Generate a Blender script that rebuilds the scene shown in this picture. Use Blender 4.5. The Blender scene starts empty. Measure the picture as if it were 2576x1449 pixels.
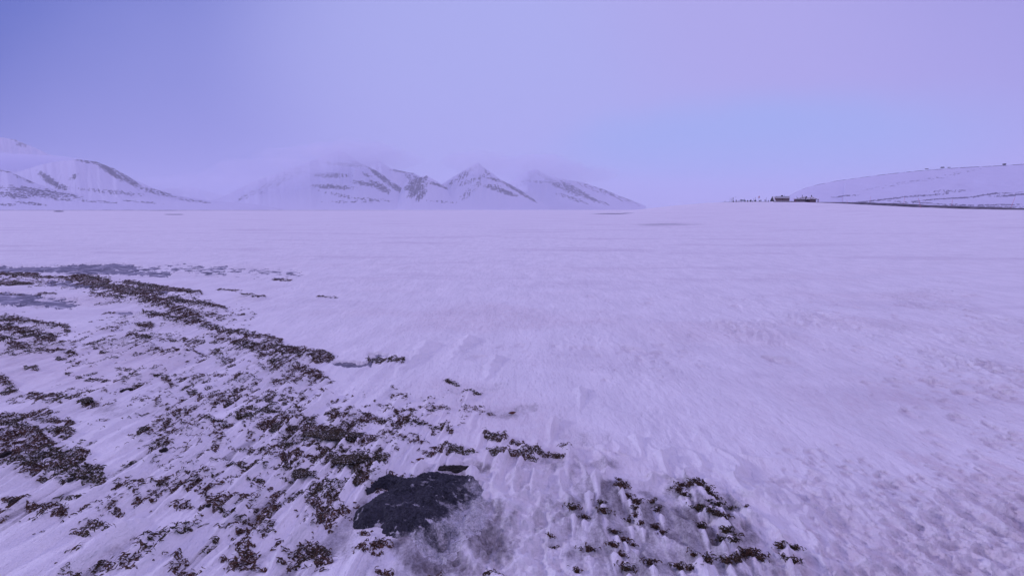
import bpy, math, random
import numpy as np
from mathutils import Vector
sc = bpy.context.scene
R = math.radians
# ------------------------------------------------------------------ camera
EYE = 1.5
PITCH = math.atan(196.5 / 1288.0)
cd = bpy.data.cameras.new("camera"); cam = bpy.data.objects.new("camera", cd)
sc.collection.objects.link(cam)
cam.location = (0, 0, EYE); cam.rotation_euler = (math.pi / 2 - PITCH, 0, 0)
cd.lens = 18; cd.sensor_width = 36; cd.clip_start = 0.05; cd.clip_end = 90000
sc.camera = cam
# ------------------------------------------------------------------ world, sun, exposure
def s2l(r, g, b):
    f = lambda c: (c / 255 / 12.92) if c / 255 <= 0.04045 else ((c / 255 + 0.055) / 1.055) ** 2.4
    return (f(r), f(g), f(b), 1)
sc.view_settings.view_transform = 'Standard'; sc.view_settings.look = 'None'
sc.view_settings.exposure = 0.0; sc.view_settings.gamma = 1
sc.cycles.volume_bounces = 5; sc.cycles.max_bounces = 8; sc.cycles.diffuse_bounces = 3
SUN_EL, SUN_AZ = 17, -84          # degrees; azimuth from +Y, clockwise positive
def sky_dir(az, el):
    return (math.sin(R(az)) * math.cos(R(el)), math.cos(R(az)) * math.cos(R(el)), math.sin(R(el)))
W = bpy.data.worlds.new("World"); sc.world = W; W.use_nodes = True
nt = W.node_tree; nt.nodes.clear()
def wn(t, **k):
    n = nt.nodes.new(t)
    for a, b in k.items(): setattr(n, a, b)
    return n
wout = wn('ShaderNodeOutputWorld'); bg = wn('ShaderNodeBackground'); bg2 = wn('ShaderNodeBackground'); addw = wn('ShaderNodeAddShader')
tc = wn('ShaderNodeTexCoord')
wnz = wn('ShaderNodeTexNoise'); wnz.inputs['Scale'].default_value = 2.2; wnz.inputs['Detail'].default_value = 3
nt.links.new(tc.outputs['Generated'], wnz.inputs['Vector'])
vm = wn('ShaderNodeVectorMath', operation='SUBTRACT'); vm.inputs[1].default_value = (.5, .5, .5)
nt.links.new(wnz.outputs['Color'], vm.inputs[0])
vs = wn('ShaderNodeVectorMath', operation='SCALE'); vs.inputs['Scale'].default_value = 0.12
nt.links.new(vm.outputs[0], vs.inputs[0])
va = wn('ShaderNodeVectorMath', operation='ADD')
nt.links.new(tc.outputs['Generated'], va.inputs[0]); nt.links.new(vs.outputs[0], va.inputs[1])
vn = wn('ShaderNodeVectorMath', operation='NORMALIZE'); nt.links.new(va.outputs[0], vn.inputs[0])
cur = None
BASE = s2l(163, 162, 230)
# cloud masses of an overcast dusk: (azimuth, elevation, inner deg, outer deg, colour, weight, horizontal squash)
LOBES = [(-84, 25, 38, 84, s2l(2, 72, 174), 1.0, 1),
         (-24, 3, 4, 28, s2l(154, 158, 230), .6, 1),
         (4, 14, 6, 36, s2l(171, 176, 238), .85, 1),
         (36, 26, 6, 34, s2l(174, 166, 230), .8, 1),
         (72, 30, 5, 45, s2l(146, 142, 214), .8, 1),
         (24, 5.0, 0, 24, s2l(146, 178, 241), .8, 4.6),
         (150, 30, 20, 85, s2l(200, 188, 236), .8, 1),
         (0, 90, 18, 52, tuple(c * 1.06 for c in s2l(216, 193, 255)), 1.0, 1)]
for az, el, a0, a1, col, wt, sq in LOBES:
    v = vn.outputs[0]; d = Vector(sky_dir(az, el))
    if sq != 1:
        ml = wn('ShaderNodeVectorMath', operation='MULTIPLY'); ml.inputs[1].default_value = (1, 1, sq)
        nt.links.new(v, ml.inputs[0])
        nn = wn('ShaderNodeVectorMath', operation='NORMALIZE'); nt.links.new(ml.outputs[0], nn.inputs[0]); v = nn.outputs[0]
        d = Vector((d.x, d.y, d.z * sq)).normalized()
    dt = wn('ShaderNodeVectorMath', operation='DOT_PRODUCT'); dt.inputs[1].default_value = d
    nt.links.new(v, dt.inputs[0])
    mr = wn('ShaderNodeMapRange', interpolation_type='SMOOTHERSTEP')
    mr.inputs['From Min'].default_value = math.cos(R(a1)); mr.inputs['From Max'].default_value = math.cos(R(a0))
    mr.inputs['To Max'].default_value = wt
    nt.links.new(dt.outputs['Value'], mr.inputs['Value'])
    mx = wn('ShaderNodeMix', data_type='RGBA')
    nt.links.new(mr.outputs['Result'], mx.inputs['Factor'])
    if cur is None: mx.inputs['A'].default_value = BASE
    else: nt.links.new(cur, mx.inputs['A'])
    mx.inputs['B'].default_value = col
    cur = mx.outputs['Result']
nt.links.new(cur, bg.inputs['Color']); bg.inputs['Strength'].default_value = 1.0
sky = wn('ShaderNodeTexSky', sky_type='NISHITA'); sky.sun_disc = False
sky.sun_elevation = R(SUN_EL); sky.sun_rotation = R(SUN_AZ)
nt.links.new(sky.outputs[0], bg2.inputs['Color']); bg2.inputs['Strength'].default_value = 0.0008
nt.links.new(bg.outputs[0], addw.inputs[0]); nt.links.new(bg2.outputs[0], addw.inputs[1])
nt.links.new(addw.outputs[0], wout.inputs['Surface'])
ld = bpy.data.lights.new("sun", 'SUN'); sun = bpy.data.objects.new("sun", ld); sc.collection.objects.link(sun)
ld.energy = 1.5; ld.angle = R(6); ld.color = (0.85, 0.745, 1.0)
sun.rotation_euler = Vector(sky_dir(SUN_AZ, SUN_EL)).to_track_quat('Z', 'Y').to_euler()
# ------------------------------------------------------------------ helpers
rng = np.random.default_rng(7); random.seed(5)
f32 = np.float32
def hsh(ix, iy, seed):
    h = (ix.astype(np.int64) * 374761393 + iy.astype(np.int64) * 668265263 + seed * 974634777) & 0xFFFFFFFF
    h = ((h ^ (h >> 13)) * 1274126177) & 0xFFFFFFFF
    h = ((h ^ (h >> 16)) * 2246822519) & 0xFFFFFFFF
    return h ^ (h >> 15)
def perlin(x, y, seed=0):
    x = np.asarray(x, float); y = np.asarray(y, float); x, y = np.broadcast_arrays(x, y)
    xi = np.floor(x); yi = np.floor(y); fx = x - xi; fy = y - yi
    ux = fx * fx * fx * (fx * (fx * 6 - 15) + 10); uy = fy * fy * fy * (fy * (fy * 6 - 15) + 10)
    def g(dx, dy):
        a = hsh(xi + dx, yi + dy, seed).astype(float) * (2 * math.pi / 4294967296.0)
        return np.cos(a) * (fx - dx) + np.sin(a) * (fy - dy)
    a = g(0, 0) * (1 - ux) + g(1, 0) * ux; b = g(0, 1) * (1 - ux) + g(1, 1) * ux
    return (a * (1 - uy) + b * uy) * 1.5
def fbm(x, y, o=4, seed=0, gain=.5):
    s = 0; a = 1; t = 0
    for k in range(o):
        s = s + a * perlin(x * 2 ** k + 17.3 * k, y * 2 ** k - 9.1 * k, seed + k); t += a; a *= gain
    return s / t
def sstep(x, a, b):
    t = np.clip((x - a) / (b - a), 0, 1); return t * t * (3 - 2 * t)
CP, SP = math.cos(PITCH), math.sin(PITCH)
def ray(px, py):                                   # photo pixel (2576 wide) -> direction with unit forward
    a = (px - 1288) / 1288; b = -(py - 724.5) / 1288
    return np.array((a, CP + b * SP, -SP + b * CP))
def on_ground(px, py, z=0.0):
    d = ray(px, py); k = (z - EYE) / d[2]; return d[0] * k, d[1] * k
def at_depth(px, py, Y):
    d = ray(px, py); k = Y / d[1]; return Vector((d[0] * k, Y, EYE + d[2] * k))
def to_px(X, Y, Z=0.0):
    zc = Y * CP + (EYE - Z) * SP; zc = np.maximum(zc, .05)
    return 1288 + 1288 * X / zc, 724.5 - 1288 * (Y * SP + (Z - EYE) * CP) / zc
def link(o, parent=None):
    sc.collection.objects.link(o)
    if parent: o.parent = parent
    return o
def mesh(name, v, quads=None, tris=None, mat=None, smooth=True, attrs=None, parent=None, mats=None, mi=None):
    me = bpy.data.meshes.new(name); v = np.asarray(v, f32)
    me.vertices.add(len(v)); me.vertices.foreach_set('co', v.ravel())
    loops = []; starts = []; n = 0; tot = []
    if quads is not None and len(quads):
        q = np.asarray(quads, np.int32); loops.append(q.ravel()); starts.append(np.arange(len(q)) * 4); n += len(q) * 4
    if tris is not None and len(tris):
        t = np.asarray(tris, np.int32); loops.append(t.ravel()); starts.append(n + np.arange(len(t)) * 3)
    L = np.concatenate(loops); S = np.concatenate(starts)
    me.loops.add(len(L)); me.loops.foreach_set('vertex_index', L.astype(np.int32))
    me.polygons.add(len(S)); me.polygons.foreach_set('loop_start', S.astype(np.int32))
    me.update(calc_edges=True)
    me.polygons.foreach_set('use_smooth', np.full(len(S), smooth))
    for a, arr in (attrs or {}).items():
        at = me.attributes.new(a, 'FLOAT', 'POINT'); at.data.foreach_set('value', np.asarray(arr, f32).ravel())
    for m in (mats or [mat]): me.materials.append(m)
    if mi is not None: me.polygons.foreach_set('material_index', np.asarray(mi, np.int32))
    return link(bpy.data.objects.new(name, me), parent)
def tag(o, label=None, cat=None, group=None, kind=None):
    if label: o['label'] = label
    if cat: o['category'] = cat
    if group: o['group'] = group
    if kind: o['kind'] = kind
    return o
def empty(name, loc, rz=0):
    o = bpy.data.objects.new(name, None); link(o); o.location = loc; o.rotation_euler = (0, 0, rz); return o
def grid_faces(nr, nc, keep=None):
    i = np.arange(nr - 1)[:, None] * nc + np.arange(nc - 1)[None, :]
    q = np.stack([i, i + 1, i + nc + 1, i + nc], -1)
    return q[keep] if keep is not None else q.reshape(-1, 4)
class MB:                                          # small mesh collector
    def __init__(s): s.v = []; s.q = []; s.t = []
    def box(s, x0, x1, y0, y1, z0, z1):
        b = len(s.v)
        s.v += [(x, y, z) for z in (z0, z1) for x, y in ((x0, y0), (x1, y0), (x1, y1), (x0, y1))]
        s.q += [[b + k for k in f] for f in ((3, 2, 1, 0), (4, 5, 6, 7), (0, 1, 5, 4), (1, 2, 6, 5), (2, 3, 7, 6), (3, 0, 4, 7))]
        return s
    def tube(s, pts, rad, n=6, cap=True):
        pts = [Vector(p) for p in pts]; b = len(s.v); rad = rad if isinstance(rad, (list, tuple)) else [rad] * len(pts)
        for i, p in enumerate(pts):
            d = (pts[min(i + 1, len(pts) - 1)] - pts[max(i - 1, 0)]).normalized()
            u = d.cross(Vector((0.31, 0.9, 0.2))).normalized(); w = d.cross(u)
            for k in range(n):
                a = 2 * math.pi * k / n; s.v.append(tuple(p + (u * math.cos(a) + w * math.sin(a)) * rad[i]))
        for i in range(len(pts) - 1):
            for k in range(n):
                s.q.append([b + i * n + k, b + i * n + (k + 1) % n, b + (i + 1) * n + (k + 1) % n, b + (i + 1) * n + k])
        if cap:
            for base in (b, b + (len(pts) - 1) * n):
                for k in range(1, n - 1): s.t.append([base, base + k, base + k + 1])
        return s
    def poly(s, pts, y0, y1):                       # x,z outline extruded along y
        b = len(s.v); n = len(pts)
        s.v += [(x, y0, z) for x, z in pts] + [(x, y1, z) for x, z in pts]
        for k in range(n): s.q.append([b + k, b + (k + 1) % n, b + n + (k + 1) % n, b + n + k])
        for k in range(1, n - 1): s.t += [[b, b + k, b + k + 1], [b + n, b + n + k + 1, b + n + k]]
        return s
    def build(s, name, m, parent=None, smooth=False):
        return mesh(name, s.v, s.q, s.t, m, smooth, parent=parent)
# ------------------------------------------------------------------ materials
def mat(name, base=(.5, .5, .5), rough=.8, spec=.3):
    m = bpy.data.materials.new(name); m.use_nodes = True; b = m.node_tree.nodes['Principled BSDF']
    b.inputs['Base Color'].default_value = (*base[:3], 1); b.inputs['Roughness'].default_value = rough
    b.inputs['Specular IOR Level'].default_value = spec
    return m, m.node_tree, b
def N(t, ty, **k):
    n = t.nodes.new(ty)
    for a, b in k.items(): setattr(n, a, b)
    return n
def noise(t, scale, detail=4, vec=None, rough=.55, stretch=None):
    n = N(t, 'ShaderNodeTexNoise'); n.inputs['Scale'].default_value = scale; n.inputs['Detail'].default_value = detail
    n.inputs['Roughness'].default_value = rough
    g = N(t, 'ShaderNodeNewGeometry').outputs['Position'] if vec is None else vec
    if stretch:
        mp = N(t, 'ShaderNodeMapping'); mp.inputs['Rotation'].default_value = (0, 0, stretch[1]); mp.inputs['Scale'].default_value = stretch[0]
        t.links.new(g, mp.inputs['Vector']); g = mp.outputs[0]
    t.links.new(g, n.inputs['Vector']); return n.outputs['Fac']
def ramp(t, fac, a, b):
    m = N(t, 'ShaderNodeMapRange', interpolation_type='SMOOTHSTEP'); m.inputs['From Min'].default_value = a; m.inputs['From Max'].default_value = b
    t.links.new(fac, m.inputs['Value']); return m.outputs['Result']
def mixc(t, fac, A, B):
    m = N(t, 'ShaderNodeMix', data_type='RGBA')
    t.links.new(fac, m.inputs['Factor'])
    for k, c in (('A', A), ('B', B)):
        if isinstance(c, tuple): m.inputs[k].default_value = (*c[:3], 1)
        else: t.links.new(c, m.inputs[k])
    return m.outputs['Result']
def mth(t, op, a, b=None):
    m = N(t, 'ShaderNodeMath', operation=op)
    for k, c in ((0, a), (1, b)):
        if c is None: continue
        if isinstance(c, (int, float)): m.inputs[k].default_value = c
        else: t.links.new(c, m.inputs[k])
    return m.outputs[0]
def attr(t, n):
    a = N(t, 'ShaderNodeAttribute'); a.attribute_name = n; return a.outputs['Fac']
def bump(t, b, h, dist, strength=1.0, prev=None):
    n = N(t, 'ShaderNodeBump'); n.inputs['Distance'].default_value = dist; n.inputs['Strength'].default_value = strength
    t.links.new(h, n.inputs['Height'])
    if prev: t.links.new(prev, n.inputs['Normal'])
    t.links.new(n.outputs[0], b.inputs['Normal']); return n.outputs[0]
WA = -math.atan(162 / 1288)                        # rotation that lines y up with the wind
# snow
SNOW, t, b = mat("snow", (.84, .84, .86), .85, .12)
g1 = noise(t, 240, 2); g2 = noise(t, 38, 5, stretch=((1, .45, 1), WA)); g3 = noise(t, 3.2, 6, stretch=((1, .4, 1), WA))
c = mixc(t, ramp(t, g3, .3, .72), (.86, .86, .88), (.77, .77, .80))
c = mixc(t, mth(t, 'MULTIPLY', ramp(t, g1, .42, .62), .16), c, (.60, .60, .64))
dust_vignette = mth(t, 'MULTIPLY', attr(t, 'dust_vignette'), ramp(t, noise(t, 16, 6, stretch=((1, .7, 1), WA)), .1, .8))
c = mixc(t, mth(t, 'MULTIPLY', ramp(t, noise(t, .35, 7, stretch=((.30, 1, 1), .12), rough=.65), .50, .66), .55), c, (.64, .61, .67))
c = mixc(t, mth(t, 'MULTIPLY', dust_vignette, .8), c, (.56, .43, .47))
thin = attr(t, 'thin')  # thin snow, plus vignette painted in at the lower left
tn = mth(t, 'ADD', mth(t, 'MULTIPLY', noise(t, 70, 8, rough=.8), .55), mth(t, 'MULTIPLY', noise(t, 11, 5, rough=.65, stretch=((1, .5, 1), WA)), .75))
tg = ramp(t, mth(t, 'ADD', tn, mth(t, 'SUBTRACT', mth(t, 'MULTIPLY', thin, .8), .80)), .10, .62)
c = mixc(t, mth(t, 'MULTIPLY', thin, .20), c, (.34, .32, .36))
c = mixc(t, tg, c, (.13, .115, .13))
ln = ramp(t, mth(t, 'ADD', noise(t, .055, 8, stretch=((.25, 1, 1), .05), rough=.7), mth(t, 'MULTIPLY', attr(t, 'lead'), .46)), .74, .96)
c = mixc(t, ln, c, (.22, .22, .27))
t.links.new(c, b.inputs['Base Color'])
g4 = noise(t, 11, 6, stretch=((1, .38, 1), WA), rough=.6)
h0 = bump(t, b, g4, .042, 1); h1 = bump(t, b, g2, .012, .9, h0); bump(t, b, g1, .0025, .9, h1)
# mountain snow and rock
MTN, t, b = mat("mountain_snow_and_rock", rough=1.0, spec=.1)
c = mixc(t, attr(t, 'rock'), (.62, .64, .78), (.050, .045, .075)); t.links.new(c, b.inputs['Base Color'])
# seaweed
def weed_mat(name, c1, c2, frost):
    m, t, b = mat(name, c1, .75, .35)
    n1 = noise(t, 26, 5); n2 = noise(t, 150, 3); n3 = noise(t, 75, 6, rough=.8)
    c = mixc(t, ramp(t, n1, .35, .65), c1, c2)
    c = mixc(t, ramp(t, noise(t, 2.3, 4), .46, .60), c, (.030, .032, .012))
    c = mixc(t, ramp(t, n2, .45, .75), c, (c2[0] * 1.9, c2[1] * 1.5, c2[2] * 1.3))
    c = mixc(t, ramp(t, n3, frost, frost + .07), c, (.78, .78, .82))
    t.links.new(c, b.inputs['Base Color']); bump(t, b, n2, .006, 1); return m
WEED = weed_mat("frozen_seaweed", (.030, .015, .010), (.084, .042, .023), .51)
WEEDB = weed_mat("bare_seaweed", (.026, .013, .008), (.088, .043, .023), .59)
ICE, t, b = mat("grey_ice", (.2, .2, .25), .6, .2)
n1 = noise(t, 1.5, 6, stretch=((1, .5, 1), 0)); n2 = noise(t, 9, 6, stretch=((.35, 1, 1), 0), rough=.7)
c = mixc(t, ramp(t, n1, .35, .65), (.12, .12, .16), (.24, .24, .30)); c = mixc(t, ramp(t, n2, .49, .66), c, (.66, .66, .72))
t.links.new(c, b.inputs['Base Color'])
def rock_mat(name, c1, c2, frost, attrfrost=False):
    m, t, b = mat(name, c1, .8, .25)
    n1 = noise(t, 12, 6); n2 = noise(t, 70, 6, rough=.7); n3 = noise(t, 110, 6, rough=.75)
    v = N(t, 'ShaderNodeTexVoronoi'); v.inputs['Scale'].default_value = 75
    t.links.new(N(t, 'ShaderNodeNewGeometry').outputs['Position'], v.inputs['Vector'])
    c = mixc(t, ramp(t, n1, .35, .65), c1, c2); c = mixc(t, ramp(t, n2, .4, .8), c, (c2[0] * 1.7, c2[1] * 1.7, c2[2] * 1.7))
    if attrfrost:
        k = mth(t, 'ADD', mth(t, 'ADD', mth(t, 'MULTIPLY', n3, .5), mth(t, 'MULTIPLY', noise(t, 26, 6, rough=.7), .5)), mth(t, 'SUBTRACT', attr(t, 'frost'), .5)); c = mixc(t, ramp(t, k, .36, .78), c, (.76, .76, .80))
    else: c = mixc(t, ramp(t, n3, frost, frost + .08), c, (.78, .78, .82))
    t.links.new(c, b.inputs['Base Color']); bump(t, b, mth(t, 'ADD', n2, v.outputs['Distance']), .014, 1.0); return m
ROCK = rock_mat("dark_basalt", (.020, .022, .030), (.052, .054, .070), .62, True)
STONE = rock_mat("black_stone", (.014, .012, .012), (.03, .026, .024), .70)
OLIVE = rock_mat("mossy_stone", (.020, .018, .010), (.055, .040, .020), .55)
RED = mat("red_stake_paint", (.55, .13, .17), .6)[0]
DARKW = mat("dark_tarred_wood", (.03, .028, .032), .8)[0]
TEAL = mat("teal_tarpaulin", (.015, .085, .10), .6)[0]
REDW, t, b = mat("faded_red_boards", (.2, .08, .09), .8)
c = mixc(t, ramp(t, noise(t, 3, 3, stretch=((4, 4, .4), 0)), .35, .65), (.15, .095, .105), (.20, .13, .14)); t.links.new(c, b.inputs['Base Color'])
GREYW, t, b = mat("weathered_wood", (.1, .09, .1), .85)
c = mixc(t, ramp(t, noise(t, 2, 4, stretch=((1, 1, 5), 0)), .35, .65), (.075, .065, .075), (.16, .14, .16)); t.links.new(c, b.inputs['Base Color'])
GREENR = mat("dark_green_roof_edge", (.02, .07, .07), .6)[0]
TRIM = mat("pale_window_trim", (.6, .6, .55), .6)[0]
GLASS = mat("dark_window_glass", (.03, .035, .05), .15, .5)[0]
METAL = mat("galvanised_metal", (.2, .2, .22), .5)[0]
SIGNR = mat("red_sign_face", (.42, .05, .06), .5)[0]
PATCHR, t, b = mat("patchy_snow_roof", (.5, .5, .5), .85)
c = mixc(t, ramp(t, noise(t, 1.1, 5, rough=.7), .42, .56), (.10, .085, .11), (.74, .74, .78)); t.links.new(c, b.inputs['Base Color'])
SNOWCAP = mat("roof_snow", (.83, .83, .86), .85, .2)[0]
# gravel embankment of the road
ROADM, t, b = mat("windswept_gravel", (.1, .1, .12), .85)
n1 = noise(t, .35, 7, stretch=((1, 1, 5), 0), rough=.7)
c = mixc(t, ramp(t, n1, .40, .62), (.045, .042, .055), (.16, .15, .19)); c = mixc(t, ramp(t, n1, .60, .74), c, (.75, .75, .80)); t.links.new(c, b.inputs['Base Color'])
# ------------------------------------------------------------------ large ground shape
PXr = np.array([1200, 1560, 1620, 1700, 1780, 1900, 2000, 2100, 2200, 2300, 2450, 2576, 3400.])
Dr = np.array([330, 330, 330, 330, 330, 325, 300, 240, 185, 155, 135, 120, 110.])
PYr = np.array([528, 528, 525.5, 517, 510.5, 508, 508.6, 511, 516, 521, 526, 527.5, 529.])
Tr = (PXr - 1288) / 1288 * CP
Zr = EYE + (528 - PYr) / 1288 * Dr * .98
Zr[0:2] = 0
def big_height(X, Y):
    X = np.asarray(X, float); Y = np.asarray(Y, float)
    Yp = np.maximum(Y, 1.0); tt = X / (Yp)
    D = np.interp(tt, Tr, Dr); Z = np.interp(tt, Tr, Zr)
    r = Yp / D
    h = Z * (sstep(r, .12, 1.02) * .55 + .45 * np.clip((r - .3) / .7, 0, 1) ** 1.4)
    h = h + 0.06 * fbm(X / 9, Y / 14, 3, 3) * sstep(Yp, 3, 10) + .25 * fbm(X / 60, Y / 90, 3, 9) * sstep(Yp, 40, 120) * (tt > -.1)
    h = h * (1 - sstep(Yp, 1200, 2500))
    return h
# ------------------------------------------------------------------ the detailed near grid
NR1 = 1080
inv = np.linspace(1 / 1.35, 1 / 160.0, NR1)
Yrows = np.concatenate([[-400, -60, -15, -5, -2, 0, .7, 1.1], 1 / inv, np.geomspace(168, 32000, 90)])
R0 = 8
tin = np.linspace(-1.32, 1.32, 1440)
tcols = np.concatenate([[-40, -12, -6, -4, -3, -2.4, -2, -1.75, -1.55, -1.42], tin, [1.42, 1.55, 1.75, 2, 2.4, 3, 4, 6, 12, 40]])
C0 = 10
wrow = np.where(Yrows >= 1.2, Yrows + .3, 1.5 + (1.2 - Yrows))
GX = wrow[:, None] * tcols[None, :]; GY = np.repeat(Yrows[:, None], len(tcols), 1)
nr, nc = GX.shape
def idx(X, Y):                                     # world -> fractional (row, col)
    Y = np.asarray(Y, float); X = np.asarray(X, float)
    r = np.interp(Y, Yrows, np.arange(nr)); w = np.where(Y >= 1.2, Y + .3, 1.5 + (1.2 - Y))
    return r, np.interp(X / w, tcols, np.arange(nc))
PX, PY = to_px(GX, GY)
# wind coordinates
cw, sw = math.cos(WA), math.sin(WA)
GU = -GX * sw + GY * cw                            # along the wind (away from the camera)
GV = GX * cw + GY * sw
# ---- traced weed patches: capsules (x1,y1,x2,y2,half height px,density)
ST = [(0,687,90,692,7,.75),(0,712,75,714,6,.8),(95,697,140,698,4,.6),(150,698,260,706,5,.55),(200,700,330,735,16,.75),(330,735,425,775,16,.85),(400,765,510,818,14,.85),
      (320,712,500,742,6,.75),(330,727,420,730,6,.7),(430,757,560,780,7,.85),(372,796,540,828,9,.8),(430,780,560,800,6,.6),(610,748,662,752,4,.7),(690,706,730,711,4,.55),(240,742,300,752,10,.6),
      (550,733,605,738,3,.5),(800,751,845,752,2,.6),(265,790,350,792,2,.5),(90,742,140,740,3,.5),(0,738,60,745,4,.5),(240,770,330,760,3,.4),
      (545,835,700,858,10,.85),(600,868,820,905,15,.9),(530,850,640,880,8,.7),(650,890,790,945,16,.8),(700,970,820,955,9,.75),(690,915,740,965,14,.7),(935,908,1002,914,9,.9),
      (0,805,70,810,8,.8),(60,812,165,828,9,.75),(0,830,120,850,15,.9),(0,858,60,880,13,.9),(90,855,185,868,6,.6),(10,893,100,898,6,.6),(100,890,185,893,7,.75),(60,868,150,876,8,.6),
      (350,825,378,825,6,.9),(325,851,372,848,8,.9),(340,857,440,861,4,.8),(465,864,510,868,7,.7),(315,868,440,890,5,.6),(380,885,440,890,9,.6),(470,889,492,895,6,.85),(515,903,580,914,5,.6),
      (66,930,92,931,4,1),(145,908,168,908,3,.6),(170,942,200,952,4,.5),(295,928,350,934,6,.55),(220,955,300,958,5,.5),(300,965,350,972,6,.5),(0,958,25,975,12,.9),(5,990,40,990,7,.8),(82,998,160,1010,12,.65),(130,995,235,1018,9,.65),(190,990,270,985,4,.6),
      (400,950,418,952,8,.8),(420,963,432,970,5,.9),(455,960,545,948,6,.6),(600,950,622,962,8,.85),(600,980,680,995,7,.6),(465,985,500,1002,7,.8),(500,1003,540,1005,5,.6),(525,1010,590,1020,12,.75),(385,1027,440,1035,6,.8),(430,1035,500,1052,7,.65),(590,1020,680,1008,7,.55),(720,985,770,992,5,.5),(790,940,830,965,6,.5),
      (0,1062,120,1048,14,.92),(40,1075,165,1090,14,.92),(120,1050,172,1062,9,.8),(0,1090,100,1102,12,.85),(0,1125,120,1120,18,.8),(60,1130,190,1150,22,.95),(50,1170,230,1195,24,.97),(90,1150,240,1180,18,.95),(110,1212,210,1210,10,.75),(20,1180,80,1195,8,.5),(0,1140,30,1155,12,.8),
      (12,1262,62,1258,8,.85),(62,1262,85,1285,8,.85),(88,1278,140,1290,9,.8),(120,1280,142,1268,7,.7),(105,1302,160,1298,8,.7),(150,1250,175,1256,5,.7),(0,1288,18,1285,5,.7),(0,1310,14,1306,5,.7),
      (665,1078,770,1063,12,.95),(700,1085,760,1095,9,.8),(760,1080,930,1108,10,.97),(840,1098,920,1120,12,.8),(690,1100,730,1110,5,.6),(640,1050,690,1060,6,.6),(870,1058,940,1060,10,.75),(940,1065,1040,1072,6,.65),
      (680,1148,760,1160,12,.85),(740,1150,860,1165,14,.9),(840,1165,930,1172,13,.9),(890,1190,918,1212,13,.9),(770,1120,840,1135,9,.8),(840,1130,935,1150,7,.75),(740,1195,790,1200,9,.75),(700,1200,740,1210,7,.6),(930,1115,1040,1120,6,.65),(960,1095,1050,1108,5,.6),
      (1085,1140,1190,1138,8,.8),(1100,1128,1160,1126,9,.75),(1222,1096,1262,1106,9,.92),(1230,1140,1330,1143,7,.8),(1290,1118,1360,1135,7,.85),(1320,1140,1420,1148,7,.75),(1310,1155,1345,1160,6,.95),(1412,1122,1434,1132,6,.7),(1060,1135,1085,1145,6,.6),
      (1128,962,1152,972,6,.75),(1170,990,1208,992,4,.75),(1055,1025,1130,1030,5,.6),(1195,1038,1240,1046,4,.65),(940,1020,975,1024,4,.55),(975,1033,990,1036,4,.7),(1000,1065,1030,1075,5,.6),(1045,1070,1090,1078,6,.65),(1110,982,1130,984,3,.4),(1065,968,1075,970,3,.4),(808,985,828,996,4,.6),(1110,1068,1128,1070,4,.5),
      (760,1250,790,1275,8,.85),(790,1272,835,1300,14,.9),(800,1300,830,1320,8,.8),(780,1245,860,1265,5,.7),(850,1265,875,1285,6,.75),(770,1300,790,1320,7,.6),(740,1285,790,1360,6,.5),(785,1375,825,1410,14,.92),(740,1395,800,1415,9,.75),(720,1420,770,1430,6,.6),
      (575,1305,680,1320,9,.75),(580,1330,670,1350,11,.75),(620,1305,690,1345,7,.7),(515,1245,545,1290,7,.75),(545,1285,570,1300,8,.9),(560,1260,600,1255,9,.7),(600,1265,660,1290,9,.6),(470,1280,520,1285,5,.7),(585,1365,640,1375,7,.7),(610,1395,640,1400,11,.9),(590,1425,665,1430,6,.8),
      (300,1228,420,1225,6,.8),(320,1240,345,1260,7,.8),(400,1228,470,1238,6,.65),(340,1240,400,1250,5,.6),(280,1285,300,1300,10,.8),(255,1280,300,1275,5,.6),(240,1330,275,1340,9,.85),(190,1348,220,1352,5,.7),(430,1440,480,1446,9,.9),(445,1415,470,1415,7,.9),(320,1436,345,1440,4,.8),(165,1445,190,1446,6,.8),
      (415,1360,425,1372,6,.7),(400,1390,420,1395,4,.7),(310,1345,325,1352,5,.6),(900,1380,975,1372,12,.65),(905,1395,950,1400,10,.7),(908,1345,928,1350,4,.8),(1080,1440,1110,1438,5,.85),(950,1443,985,1447,5,.8),(1220,1425,1270,1440,6,.6),(805,1435,830,1430,5,.6),
      (360,1085,380,1090,6,.8),(400,1130,418,1140,6,.9),(440,1090,510,1092,7,.6),(460,1100,570,1115,10,.65),(500,1085,560,1075,7,.65),(420,1120,520,1135,6,.55),(500,1055,580,1075,8,.6),(540,1095,580,1120,9,.6),(580,1130,650,1140,7,.6),(540,1165,640,1185,7,.6),(500,1195,600,1200,6,.55),(380,1165,410,1180,5,.6),(430,1165,480,1185,5,.5),(600,1205,660,1225,7,.55),(660,1225,720,1235,7,.55),(660,1110,700,1125,6,.5),(440,1060,490,1065,5,.5)]
M = np.zeros_like(GX); win = (GY > 1.2) & (GY < 20)
r1 = int(np.searchsorted(Yrows, 20)); sl = slice(R0, r1)
px_, py_ = PX[sl], PY[sl]
wob = fbm(GX[sl] * 6, GY[sl] * 3, 4, 31)
wob2 = fbm(GX[sl] * 22, GY[sl] * 12, 3, 41)
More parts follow.
